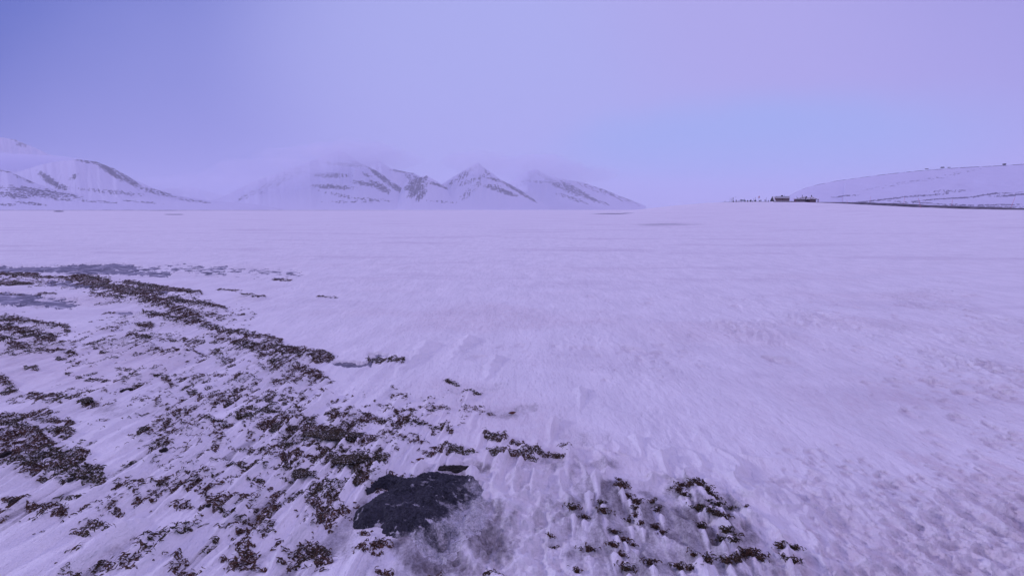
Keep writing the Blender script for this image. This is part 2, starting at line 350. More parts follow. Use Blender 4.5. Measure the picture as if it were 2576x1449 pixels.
def splat(A, x1, y1, x2, y2, rr, k, soft=1.0):
    # window in grid space
    R_ = rr * 3 + 10
    Xa, Ya = on_ground(min(x1, x2) - R_, max(y1, y2) + R_ * 1.2); Yb = on_ground(0, max(min(y1, y2) - R_ * 1.2, 560))[1]
    a = max(int(np.searchsorted(Yrows, Ya)) - 2, R0); b_ = min(int(np.searchsorted(Yrows, Yb)) + 2, r1)
    a -= R0; b_ -= R0
    if b_ <= a: return
    t0 = (min(x1, x2) - R_ * 2.5 - 1288) / 1288; t1 = (max(x1, x2) + R_ * 2.5 - 1288) / 1288
    ca = max(int(np.searchsorted(tcols, t0 * 1.05 - .04)), 0); cb = min(int(np.searchsorted(tcols, t1 * 1.05 + .04)), nc)
    p = px_[a:b_, ca:cb]; q = py_[a:b_, ca:cb] 
    rx = rr * 1.6
    dx, dy = (x2 - x1) / rx, (y2 - y1) / rr; L = dx * dx + dy * dy + 1e-6
    ux, uy = (p - x1) / rx, (q - y1) / rr
    s = np.clip((ux * dx + uy * dy) / L, 0, 1)
    d = np.hypot(ux - s * dx, uy - s * dy)
    d = d + wob[a:b_, ca:cb] * .9 + wob2[a:b_, ca:cb] * .5
    v = (1 - sstep(d, .45, 1.35 * soft)) * k
    A[a:b_, ca:cb] = np.maximum(A[a:b_, ca:cb], v)
Mw = M[sl]
for s_ in ST: splat(Mw, *s_)
reg = np.zeros_like(Mw)
for s_ in [(0,1090,300,1090,50,.5),(0,820,250,900,40,.7),(300,840,700,930,40,.8),(80,1290,400,1290,40,.8),(200,1420,500,1420,30,.8),(430,1060,1040,1060,60,1),(430,1150,900,1180,70,1),(330,1250,820,1270,50,1),(420,1370,800,1380,55,1),(300,960,760,975,30,.8),(60,1000,320,1000,28,.6),(960,1030,1180,1050,30,.6),(300,1080,420,1180,30,.6),(250,720,600,800,22,.8),(0,700,250,720,14,.8)]: splat(reg, *s_, soft=1.3)
deb = fbm(GV[sl] * 5.5, GU[sl] * 3.2, 4, 501, .65)
deb2 = fbm(GV[sl] * 12, GU[sl] * 7, 3, 521, .6)
Mw[:] = np.maximum(Mw, reg * .76 * np.maximum(sstep(deb, .02, .22), .9 * sstep(deb2, .16, .34)))
# ---- ice, thin snow, dust, with painted darkening of the lower corners
Mi = np.zeros_like(M); Miw = Mi[sl]
for s_ in [(0,680,330,672,7,1),(150,680,420,690,7,.8),(330,678,560,680,8,.6),(430,672,740,690,9,.52),(500,690,720,700,6,.45),(0,757,180,765,10,.9),(0,745,100,750,7,.8),(130,712,300,722,8,.75),(330,730,420,738,5,.6),(300,790,350,790,3,.7),(845,917,925,920,9,1),(930,893,975,897,5,.9),(925,918,940,905,8,.9),(740,692,770,694,2,.5),(20,700,90,702,4,.5)]: splat(Miw, s_[0], s_[1] - 1, s_[2], s_[3] - 1, s_[4] * (1.4 if s_[1] < 800 else .8), s_[5])
Mt = np.zeros_like(M); Mtw = Mt[sl]
for s_ in [(1500,1300,1640,1440,75,.62),(1640,1290,1830,1370,45,.66),(1700,1380,1900,1449,50,.62),(1540,1240,1580,1290,25,.7),(1700,1245,1820,1290,25,.72),(1130,1290,1200,1330,60,.72),(1060,1370,1120,1400,50,.72),(1090,1400,1060,1449,45,.5),(1290,1160,1420,1160,24,.5),(950,1150,1010,1160,30,.35),(1240,1045,1330,1030,14,.5),
           (1500,1170,1540,1180,14,.6),(1090,1190,1200,1180,16,.65),(1120,985,1260,975,12,.4),(200,1020,340,1040,16,.45),(100,1230,160,1222,14,.45),(850,1340,900,1420,35,.45),(1200,1200,1330,1230,20,.35),(1350,1250,1480,1290,30,.4),(930,985,1160,1005,12,.3),(1420,1100,1520,1110,16,.4)]: splat(Mtw, *s_, soft=1.6)
# ---- height
H = big_height(GX, GY)
nearw = 1 - sstep(GY, 25, 60)
dist = np.clip(GY, 1, 200)
def sastrugi(U, V, seed):
    wx = fbm(U * .7, V * .7, 2, seed + 50) * .5
    a = perlin(V * 3.2 + wx, U * 1.15 + wx * .5, seed)           # elongated along the wind
    b = perlin(V * 1.3 + wx, U * 2.0, seed + 3)                  # steps across it
    c_ = perlin(V * 7.5 + wx * 2, U * 2.7, seed + 6)
    r = 1 - np.abs(a) * 1.9
    saw = (U * 1.1 + b * 1.1 + wx) % 1.0
    return .5 * np.clip(r, 0, 1) ** 2 + .35 * np.clip(1 - np.abs(c_) * 2, 0, 1) + .7 * (1 - saw) ** 1.7 * sstep(saw, 0, .05) * np.clip(b + .35, 0, 1)
sl2 = slice(R0, int(np.searchsorted(Yrows, 60)))
U, V = GU[sl2], GV[sl2]; p, q = PX[sl2], PY[sl2]
rough = .25 + .75 * sstep(p + (q - 900) * .15, 1150, 1800) * sstep(q, 640, 900)
rough = rough * (.15 + 1.0 * sstep(fbm(U * .35, V * .6, 3, 77), -.12, .30)) * (1 - .45 * sstep(p, 1300, 1500) * (1 - sstep(p, 2000, 2300)) * sstep(q, 830, 900) * (1 - sstep(q, 980, 1060)))
s1 = sastrugi(U, V, 11)
s2 = sastrugi(U * 2.1 + 9, V * 2.1, 23)
hol = np.clip(perlin(V * 3.3 + .5 * s1, U * 1.25, 131) + .5 * perlin(V * 7, U * 2.6, 132), 0, 1) ** .8
H[sl2] += rough * (.022 * s1 + .014 * s2 - .026 * hol) * (1 + .02 * GY[sl2]) * nearw[sl2]
crust = (1 - np.abs(perlin(V * 6.5 + 1.2 * s1, U * 2.6, 141)) * 2.2); cr2 = 1 - np.abs(perlin(V * 13 + s1, U * 6.5, 143)) * 2.2
cm = rough * (.45 + .55 * sstep(fbm(U * .8, V * 1.1, 3, 145), -.1, .3))
H[sl2] += cm * (.013 * np.clip(crust, 0, 1) ** 1.5 + .007 * np.clip(cr2, 0, 1)) * (.70 + .18 * np.minimum(GY[sl2], 12)) * nearw[sl2]
H[sl2] += .035 * fbm(U / 2.2, V / 1.1, 3, 5) * sstep(GY[sl2], 1.5, 4) + .010 * fbm(V * 3, U * 1.1, 3, 8) + .0035 * fbm(V * 14, U * 6, 3, 18)
# drift forms in the middle distance and scalloped drifts in front of the camera
gm = (sstep(p, 1050, 1250) * (1 - sstep(p, 1900, 2200)) * sstep(q, 1080, 1180))
cell = 1 - np.abs(perlin(V * 5.2 + .5 * s1, U * 2.6, 61)) * 2.4
H[sl2] += gm * .030 * np.clip(cell, 0, 1) ** 2
leftw = (1 - sstep(p, 900, 1300)) * sstep(q, 800, 900)
streak = perlin(V * 5.5, U * .8, 91) + .5 * perlin(V * 12, U * 1.6, 92)
H[sl2] += leftw * .020 * np.clip(streak, -.4, 1)
Mt[sl2] = np.maximum(Mt[sl2], leftw * .62 * sstep(-streak + .5 * fbm(U, V * 2, 3, 95), .0, .6) * sstep(q, 1000, 1150))  # thin snow between streaks, also paints the lower left corner darker
dust_vignette = np.zeros_like(H)
dust_vignette[sl2] = sstep(p + q * .35, 1950, 2700) * sstep(q, 780, 1100) * (.12 + .88 * np.maximum(sstep(-s1 + .35 * fbm(U, V, 3, 64), -.3, .2) * .5, sstep(hol, .08, .4) * .6)) * (.6 + .4 * sstep(p + q * .5, 2300, 3200))  # dust in the hollows, plus lens vignette painted in at the lower right
dust_vignette[sl2] = np.maximum(dust_vignette[sl2], .35 * sstep(fbm(U * .5, V * .3, 3, 66), .05, .4) * sstep(q, 600, 800))
# low hollows for the ice
H[sl] -= .035 * sstep(Miw, .2, .7) - 0.0
# ---- snow tails in the lee of weed and stones
TUFT8 = [(350,1035),(357,1073),(372,1090),(395,1108),(428,1130),(440,1160),(432,1178),(400,1212),(430,1205),(455,1232),(515,1135),(540,1165),(265,1140),(130,1168),(178,1186),(192,1192),(275,1185),(322,1262),(336,1266),(375,1300),(318,1345),(335,1355),(370,1375),(205,1350),(20,1270),(40,1290),
         (655,1060),(690,1055),(712,1060),(732,1068),(750,1080),(775,1085),(790,1098),(812,1108),(640,1082),(665,1105),(690,1078),(782,1140),(830,1150),(750,1160),(725,1168),(738,1242),(748,1256),(790,1205),(810,1215),(830,1228),(855,1245),(962,1185),(865,1310),(885,1318),(840,1340),(905,1355),(950,1355),(970,1368),(940,1400),(985,1390),(1035,1405),(1130,1357),(1195,1352),(1142,1412),(1040,1435),(780,1415),(710,1400),(870,1440),(500,1440),(640,1445),(150,1445),(390,1442),(560,1272),(530,1230),(920,1420),(690,1435),(890,1160),(420,1320),(1185,1430)]
TUFTS = [(1374 + .5257 * a, 687 + .5257 * b_) for a, b_ in TUFT8]
tails = []
for a, b_ in TUFTS:
    X, Y = on_ground(a, b_); tails.append((X, Y - .022, random.uniform(.014, .026), random.uniform(.05, .15), random.uniform(.016, .026)))
# tails behind weed: pick random points where the weed is dense
Mf = M * (GY > 1.4) * (GY < 9)
rr_, cc_ = np.nonzero(Mf > .55)
areaw = (GY[rr_, cc_] ** 3.0); 
pk = rng.choice(len(rr_), 1500, p=areaw / areaw.sum())
for k in pk:
    X, Y = GX[rr_[k], cc_[k]], GY[rr_[k], cc_[k]]
    near = Y < 5
    tails.append((X, Y, rng.uniform(.012, .035), rng.uniform(.10, .42) * (1 + .10 * Y), rng.uniform(.018, .05)))
for a, b_, h_, l_, w_ in [(700,1140,.05,.7,.07),(520,1120,.05,.6,.06),(330,1235,.05,.9,.08),(560,1170,.05,.6,.06),(430,1010,.05,.8,.09),(570,905,.06,1.0,.12),(830,1000,.05,.6,.06),(410,1150,.045,.7,.07),(340,1320,.045,.6,.06),(300,1340,.05,.8,.08),(660,1180,.04,.5,.05),(480,900,.06,1.2,.12),(400,870,.06,1.2,.14),(625,960,.05,.9,.1),(760,1340,.045,.4,.05),(950,1190,.05,.35,.05),(1060,1170,.05,.32,.045),(1190,1190,.05,.3,.04),(1500,1205,.045,.28,.035),(1300,1195,.04,.2,.03),(1345,1200,.04,.2,.03),(1255,1160,.045,.25,.04),(1600,1105,.04,.28,.04),(1660,1150,.04,.28,.04),(1100,1240,.0,.1,.03),(1390,1060,.04,.4,.05),(1480,1250,.03,.2,.03),(1080,870,.06,1.2,.15),(1250,900,.05,.8,.1),(1180,850,.05,1,.12),(1460,980,.04,.5,.06)]:
    X, Y = on_ground(a, b_); tails.append((X, Y, h_, l_, w_))
tailmask = np.zeros_like(H)
wd = np.array((math.sin(-WA), math.cos(WA)))
for X, Y, h_, L_, w_ in tails:
    ex, ey = X - wd[0] * L_, Y - wd[1] * L_
    ra, ca = idx(min(X, ex) - w_ * 2, min(Y, ey) - w_); rb, cb = idx(max(X, ex) + w_ * 2, max(Y, ey) + w_ * 2)
    ra2, ca2 = idx(min(X, ex) - w_ * 2, Y + w_); rb2, cb2 = idx(max(X, ex) + w_ * 2, min(Y, ey) - w_)
    a, b_ = int(ra), int(rb) + 2; c0, c1 = int(min(ca, ca2)), int(max(cb, cb2)) + 2
    gx, gy = GX[a:b_, c0:c1], GY[a:b_, c0:c1]
    s_ = ((X - gx) * wd[0] + (Y - gy) * wd[1]) / L_                 # 0 at head, 1 at tip
    v_ = (gx - X) * wd[1] - (gy - Y) * wd[0]
    ww = w_ * (1 - .75 * np.clip(s_, 0, 1))
    v_ = v_ + w_ * .35 * perlin(gx * 9 + X * 3, gy * 7, 88)
    prof = np.where(s_ < 0, np.clip(1 + s_ * L_ / (w_ * .8), 0, 1), np.clip(1 - s_, 0, 1) ** .8)
    hh = h_ * prof * np.clip(1 - np.abs(v_) / ww, 0, 1) ** .85
    H[a:b_, c0:c1] = H[a:b_, c0:c1] + np.maximum(hh - .3 * tailmask[a:b_, c0:c1], 0)
    tailmask[a:b_, c0:c1] = np.maximum(tailmask[a:b_, c0:c1], hh)
# scooped flutes cut by the wind: a crisp rim at the far side, running out towards the camera
cl = 0
for k in range(5200):
    a_ = rng.uniform(1080, 2640); b_ = 700 + 760 * rng.uniform(0, 1) ** .75
    if b_ < 1180 - (a_ - 1080) * .55 and rng.random() < .72: continue
    X, Y = on_ground(a_, b_)
    c_ = float(perlin(X * .55 + 5, Y * .4, 611)) + .4 * float(perlin(X * 2.2, Y * 1.5, 612))
    if c_ < rng.uniform(-.25, .35): continue
    big = rng.random() ** 3
    L_ = (.05 + .26 * big) * (1 + .05 * Y) * rng.uniform(.8, 1.2); w_ = (.014 + .045 * big) * (1 + .12 * Y) * rng.uniform(.7, 1.4); h_ = (.005 + .014 * big) * (1 + .06 * Y)
    ex, ey = X - wd[0] * L_, Y - wd[1] * L_
    ra, ca = idx(min(X, ex) - w_ * 1.5, ey); ra2, ca2 = idx(min(X, ex) - w_ * 1.5, Y); rb, cb = idx(max(X, ex) + w_ * 1.5, Y + L_ * .2); rb2, cb2 = idx(max(X, ex) + w_ * 1.5, ey)
    i0, i1 = int(ra), int(rb) + 2; c0, c1 = int(min(ca, ca2)), int(max(cb, cb2)) + 2
    gx, gy = GX[i0:i1, c0:c1], GY[i0:i1, c0:c1]
    s_ = ((X - gx) * wd[0] + (Y - gy) * wd[1]) / L_; v_ = (gx - X) * wd[1] - (gy - Y) * wd[0]
    v_ = v_ + w_ * .5 * perlin(gx * 11 + k, gy * 9, 89) - .25 * w_ * s_
    e_ = np.clip(1 - (v_ / (w_ * (.75 + .35 * s_))) ** 2, 0, 1)
    s2_ = s_ + .18 * (v_ / w_) ** 2 * -1
    prof = sstep(s2_, -.02, .07) * np.clip(1 - s2_, 0, 1) ** 1.3 * e_ ** .6
    rim = np.exp(-((s2_ + .03) / .05) ** 2) * e_
    H[i0:i1, c0:c1] += -h_ * prof + .28 * h_ * rim
    dust_vignette[i0:i1, c0:c1] = np.maximum(dust_vignette[i0:i1, c0:c1], prof * (.25 + .5 * float(sstep(a_ + .5 * b_, 2100, 3000))))
Mt *= 1 - .8 * np.clip(tailmask / .015, 0, 1)
def Hs(X, Y):
    r, c = idx(X, Y); r = np.clip(r, 0, nr - 1.001); c = np.clip(c, 0, nc - 1.001)
    i = r.astype(int) if hasattr(r, 'astype') else int(r); j = c.astype(int) if hasattr(c, 'astype') else int(c)
    a, b_ = r - i, c - j
    return (H[i, j] * (1 - a) + H[i + 1, j] * a) * (1 - b_) + (H[i, j + 1] * (1 - a) + H[i + 1, j + 1] * a) * b_
def foot(px, py):                                  # photo pixel -> point on the real ground
    d = ray(px, py)
    k = (0 - EYE) / min(d[2], -1e-3); X, Y = d[0] * k, d[1] * k
    for _ in range(8):
        z = float(Hs(X, Y)); k = (z - EYE) / min(d[2], -1e-3); X, Y = d[0] * k, d[1] * k
    return X, Y, float(Hs(X, Y))
# far ground marks: bare icy leads and thin snow far out
lead = np.zeros_like(H); fr = GY > 14
def far_mark(x0, x1, y0, y1, k):
    e = np.clip(1 - ((PX - (x0 + x1) / 2) / ((x1 - x0) / 2)) ** 2 - ((PY - (y0 + y1) / 2) / ((y1 - y0) / 2)) ** 2, 0, 1)
    np.maximum(lead, k * np.sqrt(e) * fr, out=lead)
for a in [(1475,1610,536,541,1),(1530,1820,561,570,.8),(130,165,530,534,1.2),(405,470,538.5,541,1.2),(560,650,538,541,.5),(815,832,565,567,.9),(1700,1960,543,557,.45),(2150,2450,600,640,.4),(350,480,529,531,.9),(930,980,563,566,.6),(1500,2000,590,640,.3),(1650,2300,660,720,.35)]: far_mark(*a)
ground = mesh('snow_ground', np.stack([GX, GY, H], -1).reshape(-1, 3), grid_faces(nr, nc), mat=SNOW,
              attrs={'thin': np.clip(Mt, 0, 1), 'dust_vignette': dust_vignette, 'lead': lead})
tag(ground, 'wind carved snow covering the flat shore and frozen fjord', kind='structure')
# ---- seaweed mat: a rough crust whose high spots stick out of the snow
U, V = GU[sl], GV[sl]; X_, Y_ = GX[sl], GY[sl]
n1 = fbm(V * 9, U * 9, 5, 201, .62); n2 = perlin(V * 42, U * 36, 207); n3 = 1 - np.abs(perlin(V * 20, U * 17, 209)) * 2.2
far = sstep(Y_, 5, 12)
rel = Mw * 1.75 + n1 * .95 + n2 * .28 + n3 * .22 - 1.04
Sz = H[sl] - .6 * tailmask[sl] + (.020 + .015 * far) * rel + .004 * n2
dz = Sz - H[sl]
vis = (dz > -.012) & (Mw > .05)
keep = vis[:-1, :-1] & vis[1:, 1:] & vis[1:, :-1] & vis[:-1, 1:]
def submesh(name, X, Y, Z, keep, m, **k):
    q_ = grid_faces(X.shape[0], X.shape[1], keep); used, invx = np.unique(q_, return_inverse=True)
    v = np.stack([X, Y, Z], -1).reshape(-1, 3)[used]; at = {a: b_.reshape(-1)[used] for a, b_ in k.get('attrs', {}).items()}
    return mesh(name, v, invx.reshape(-1, 4), mat=m, attrs=at)
sw_ = submesh('seaweed', X_, Y_, Sz, keep, WEED)
tag(sw_, 'frozen brown seaweed crust lying in broken patches on the snowy shore', 'seaweed', kind='stuff')
# ---- ice puddles
icz = H[sl] + .028 * (Miw * 1.4 + .9 * fbm(X_ * 1.5, Y_ * 1.6, 5, 301, .75) + .5 * perlin(X_ * 5, Y_ * 6, 305) - .80)
icz = np.minimum(icz, H[sl] + .012)
vi = (icz > H[sl] - .01) & (Miw > .1); keep = vi[:-1, :-1] & vi[1:, 1:] & vi[1:, :-1] & vi[:-1, 1:]
tag(submesh('ice', X_, Y_, icz, keep, ICE), 'bare grey ice in shallow hollows of the shore', kind='structure')
# ------------------------------------------------------------------ loose strands of seaweed
def strands(P, Zf, lens, wid, seed, arch=.24):
    g = np.random.default_rng(seed); n = len(P); k = 5
    yaw = g.uniform(0, 2 * math.pi, n); cur_ = g.normal(0, 2.2, n); s = np.linspace(-.5, .5, k)
    th = yaw[:, None] + cur_[:, None] * s[None, :]
    step = lens[:, None] / (k - 1)
    x = np.cumsum(np.cos(th) * step, 1); y = np.cumsum(np.sin(th) * step, 1)
    x = P[:, 0:1] + x - x.mean(1, keepdims=True); y = P[:, 1:2] + y - y.mean(1, keepdims=True)
    z = Zf[:, None] + arch * lens[:, None] * (g.uniform(.1, 1, n)[:, None]) * (1 - (2 * s[None, :]) ** 2) + g.normal(0, .1, (n, k)) * lens[:, None] * .6
    c = np.stack([x, y, z], -1)
    nx, ny = -np.sin(th), np.cos(th)
    w = wid[:, None] * np.array([.5, 1, 1.1, .9, .3])[None, :]
    tw = g.uniform(-1, 1, (n, 1)) * 1.2 + s[None, :] * g.normal(0, 1.5, (n, 1))
    a_ = np.stack([nx * w * np.cos(tw), ny * w * np.cos(tw), w * np.sin(tw)], -1)
    b_ = np.stack([-nx * w * np.sin(tw) * .45, -ny * w * np.sin(tw) * .45, w * np.cos(tw) * .45], -1)
    ring = np.stack([c + a_, c + b_, c - a_ * .9], 2)              # n,k,3,3
    v = ring.reshape(-1, 3); q_ = []
    base = (np.arange(n) * k * 3)[:, None, None]
    for i in range(k - 1):
        for j in range(3):
            j2 = (j + 1) % 3
            q_.append(np.stack([base[:, 0, 0] + i * 3 + j, base[:, 0, 0] + i * 3 + j2, base[:, 0, 0] + (i + 1) * 3 + j2, base[:, 0, 0] + (i + 1) * 3 + j], -1))
    return v, np.concatenate(q_)
wgt = np.zeros_like(M); wgt[sl] = np.clip(rel + .55, 0, 1) * (Mw > .3)
rr_, cc_ = np.nonzero(wgt > .1); aw = wgt[rr_, cc_] * GY[rr_, cc_] ** 2.2
pk = rng.choice(len(rr_), 34000, p=aw / aw.sum())
P = np.stack([GX[rr_[pk], cc_[pk]], GY[rr_[pk], cc_[pk]]], -1) + rng.normal(0, .008, (len(pk), 2))
zf = Hs(P[:, 0], P[:, 1]) + np.clip(0.02 * wgt[rr_[pk], cc_[pk]] - .008, 0, .02)
v, q_ = strands(P, zf, rng.uniform(.012, .036, len(pk)) * (1 + P[:, 1] * .06), rng.uniform(.0013, .0032, len(pk)) * (1 + P[:, 1] * .08), 3)
tag(mesh('seaweed_strands', v, q_, mat=WEEDB), 'curled dark strands of seaweed strewn over the frozen patches', 'seaweed', kind='stuff')
# ------------------------------------------------------------------ tufts that stand alone at the lower right
def tuft_mesh(seed):
    g = np.random.default_rng(seed); n = 34
    P = g.normal(0, .013, (n, 2)) * np.array([1.7, .8])
    v, q_ = strands(P, np.abs(g.normal(0, .005, n)) + .006, g.uniform(.012, .036, n), g.uniform(.0016, .0040, n), seed, .5)
    nb = len(v); a = []; q2 = []
    for i in range(7):
        for j in range(12):
            th, ph = math.pi * i / 6, 2 * math.pi * j / 12
            r_ = .0085 * (1 + g.normal(0, .35))
            a.append((math.sin(th) * math.cos(ph) * r_ * 1.9, math.sin(th) * math.sin(ph) * r_, math.cos(th) * r_ * .95 + .003))
    for i in range(6):
        for j in range(12): q2.append([nb + i * 12 + j, nb + (i + 1) * 12 + j, nb + (i + 1) * 12 + (j + 1) % 12, nb + i * 12 + (j + 1) % 12])
    return np.concatenate([v, np.array(a)]), np.concatenate([q_, np.array(q2)])
protos = []
for i, (a, b_) in enumerate(TUFTS):
    X, Y = on_ground(a, b_); Y += .012; z = float(Hs(X, Y))
    if len(protos) < 9:
        v, q_ = tuft_mesh(100 + i); o = mesh('seaweed_tuft', v, q_, mat=WEEDB); protos.append(o)
    else:
        o = protos[(i * 5) % 9].copy(); link(o)
    o.location = (X, Y + .008, z + .002); o.rotation_euler = (0, 0, random.uniform(-.7, .7) + random.choice((0, 3.14))); s_ = random.uniform(.42, 1.05); o.scale = (s_, s_, s_)
    if a < 1660: lab, grp = 'small black weed tuft on the snow in the cluster right of the big dark rock', 'weed tufts right of the big rock'
    elif b_ < 1315: lab, grp = 'small black weed tuft in the arched band of tufts at lower right', 'weed tufts in the arched band'
    else: lab, grp = 'small black weed tuft in the scatter along the bottom right edge of the snow', 'weed tufts along the bottom edge'
    tag(o, lab, 'weed tuft', grp)
# ------------------------------------------------------------------ the big dark rock
OUT = np.array([(888,1320),(900,1292),(940,1262),(985,1240),(975,1226),(925,1240),(945,1218),(985,1206),(1050,1212),(1075,1200),(1130,1202),(1195,1205),(1250,1240),(1262,1300),(1215,1350),(1150,1410),(1090,1440),(1050,1400),(1035,1350),(985,1352),(957,1345),(962,1318),(915,1328)], float)
og = np.array([on_ground(a, b_) for a, b_ in OUT])
def poly_sd(X, Y, P):
    d = np.full(X.shape, 1e9); ins = np.zeros(X.shape, bool)
    for i in range(len(P)):
        a, b_ = P[i], P[(i + 1) % len(P)]; e = b_ - a
        s = np.clip(((X - a[0]) * e[0] + (Y - a[1]) * e[1]) / (e @ e), 0, 1)
        d = np.minimum(d, np.hypot(X - a[0] - s * e[0], Y - a[1] - s * e[1]))
        cnd = (a[1] > Y) != (b_[1] > Y); ins ^= cnd & (X < e[0] * (Y - a[1]) / (e[1] if e[1] else 1e-9) + a[0])
    return np.where(ins, d, -d)
x0, y0 = og.min(0) - .04; x1, y1 = og.max(0) + .04
gx, gy = np.meshgrid(np.linspace(x0, x1, 330), np.linspace(y0, y1, 300))
sd = poly_sd(gx, gy, og) + .034 * fbm(gx * 11, gy * 11, 5, 401, .65)
gp, gq = to_px(gx, gy)
fr_ = .05 + sstep(gp + (gq - 1270) * 1.0 + 70 * fbm(gx * 9, gy * 9, 4, 440), 1030, 1215) * .60 + .20 * (1 - sstep(sd, 0, .02))
lip = (.050 - .044 * sstep(gp + (gq - 1270), 1060, 1220))
crk = np.abs(perlin(gx * 7 + 1.5, gy * 7, 431)) + .03; pit = np.clip(perlin(gx * 45, gy * 45, 451), 0, 1) + .6 * np.clip(perlin(gx * 90, gy * 90, 452), 0, 1)
zz = Hs(gx, gy) * .25 + lip * sstep(sd, -.012, .05) - .03 * (sd < -.01) + .034 * fbm(gx * 7, gy * 7, 5, 411) + .014 * (np.round(fbm(gx * 5, gy * 3, 2, 420) * 3) / 3) + .006 * fbm(gx * 40, gy * 40, 3, 421) - .006 * pit - .008 * (1 - sstep(crk, .0, .05)) + .006
fside = sstep(gp + (gq - 1270) * 1.0, 1090, 1200)
zz = zz * (1 - fside) + fside * (Hs(gx, gy) + .005 * sstep(sd, .0, .08) - .004 + .003 * fbm(gx * 30, gy * 30, 3, 461))
fr_ = fr_ + .42 * sstep(fbm(gx * 10, gy * 16, 5, 470, .65), .14, .34) * (1 - fside)
fr_ = fr_ + fside * .10 * (1 - sstep(sd, .01, .12))
kp = sd > -.025; keep = kp[:-1, :-1] & kp[1:, 1:] & kp[1:, :-1] & kp[:-1, 1:]
o = submesh('dark_rock', gx, gy, zz, keep, ROCK, attrs={'frost': fr_})
tag(o, 'large flat blue black rock half buried in the snow, frosted on its right side', 'rock')
# ------------------------------------------------------------------ stones and slabs
def stone(px, py, wpx, hpx, m, label, flat=.5, cat='stone', group=None, seed=1):
    X, Y, z = foot(px, py); zc = Y * CP + EYE * SP; rx = wpx / 1288 * zc * 1.0
    dep = rx * .7 if hpx is None else min(hpx / 1288 * zc / max(.25, (EYE / math.hypot(Y, EYE))), rx * 1.6)
    hgt = rx * flat; a = []; q2 = []; n1_, n2_ = 30, 56; g = np.random.default_rng(seed * 13 + 5)
    ph0 = g.uniform(0, 6)
    for i in range(n1_):
        for j in range(n2_):
            th, ph = math.pi * i / (n1_ - 1), 2 * math.pi * j / n2_
            x, y, w = math.sin(th) * math.cos(ph), math.sin(th) * math.sin(ph), math.cos(th)
            r_ = 1 + .16 * math.sin(2 * ph + ph0) * math.sin(th) + .12 * math.sin(3 * ph + 2 * ph0 + w * 2) * math.sin(th)
            w2 = math.copysign(min(abs(w), .72 + .1 * math.sin(3 * x + ph0)), w)
            r_ += .20 * float(perlin(x * 2.3 + ph0, y * 2.3 + w * 2, seed)) + .14 * float(perlin(x * 5, y * 5 + w * 4, seed + 3)) + .06 * float(perlin(x * 13, y * 13 + w * 9, seed + 4))
            w2 += (.30 * float(perlin(x * 4 + 3, y * 4, seed + 6)) + .16 * float(perlin(x * 11, y * 11, seed + 7))) * (1 if flat < .3 else .3) * max(w, 0)
            a.append((x * r_ * rx, y * r_ * dep, w2 * r_ * hgt))
    for i in range(n1_ - 1):
        for j in range(n2_): q2.append([i * n2_ + j, (i + 1) * n2_ + j, (i + 1) * n2_ + (j + 1) % n2_, i * n2_ + (j + 1) % n2_])
    o = mesh('stone' if cat == 'stone' else 'rock_slab', a, q2, mat=m); o.location = (X, Y, z + hgt * .15)
    tag(o, label, cat, group); return o
for k, a in enumerate([
    (40,1118,7,6,STONE,'round black stone in the upper part of the big seaweed patch at the left edge',.7),
    (11,1149,9,7,STONE,'egg shaped black stone at the left edge beside the big seaweed patch',.7),
    (412,1138,7,6,STONE,'round black stone under an upright weed stalk on the snow slope',.8),
    (181,1220,6,4,STONE,'small dark stone just below the big left seaweed patch',.6),
    (211,1209,8,4,OLIVE,'brown wedge of stone at the lower right corner of the big left seaweed patch',.6),
    (526,1283,5,5,STONE,'small round black stone left of a brown weed clump',.8),
    (588,1283,5,6,STONE,'small upright black stone right of a brown weed clump',.9),
    (361,1086,14,7,OLIVE,'flat olive stone capping a snow drift left of the weed field',.5),
    (543,1358,7,5,OLIVE,'small reddish brown stone on bare snow below the weed field',.7),
    (623,1393,14,8,OLIVE,'rounded brown stone at the bottom of the weed field',.55),
    (40,1264,15,7,STONE,'dark hump of stone with a snow tail near the lower left corner',.5),
    (78,929,12,3.5,STONE,'low black stone alone on the snow above the left seaweed patch',.4),
    (316,980,14,4,STONE,'flat black stone lying alone left of centre in the weed field',.35),
    (18,990,12,7,OLIVE,'brown stone at the left edge below a dark weed clump',.5),
    (216,1014,17,6,OLIVE,'brown stone at the right end of a weed strip near a trampled spot',.5),
    (574,1020,10,5,OLIVE,'reddish brown stone among weed in the upper middle of the field',.5)]):
    stone(*a, seed=k + 1)
for k, a in enumerate([
    (715,1066,35,13,OLIVE,'blackish mossy slab at the left end of the dark slab row',.18),
    (843,1096,72,10,OLIVE,'long dark green slab running right from the mossy slab row',.10),
    (885,1168,42,11,OLIVE,'broad olive brown slab with weed hanging off its right end',.2),
    (757,1200,26,9,OLIVE,'small flat olive slab ringed by weed below the slab row',.2),
    (902,1207,17,11,OLIVE,'stubby olive rock just above the big dark rock',.45),
    (812,1295,18,16,OLIVE,'brown weedy rock left of the big dark rock',.35),
    (805,1395,20,15,OLIVE,'brown weedy rock near the bottom edge left of the frosted snow',.4),
    (1140,1180,36,10,STONE,'low frosted black slab right behind the big dark rock',.14)]):
    stone(*a, cat='slab', seed=k + 40)
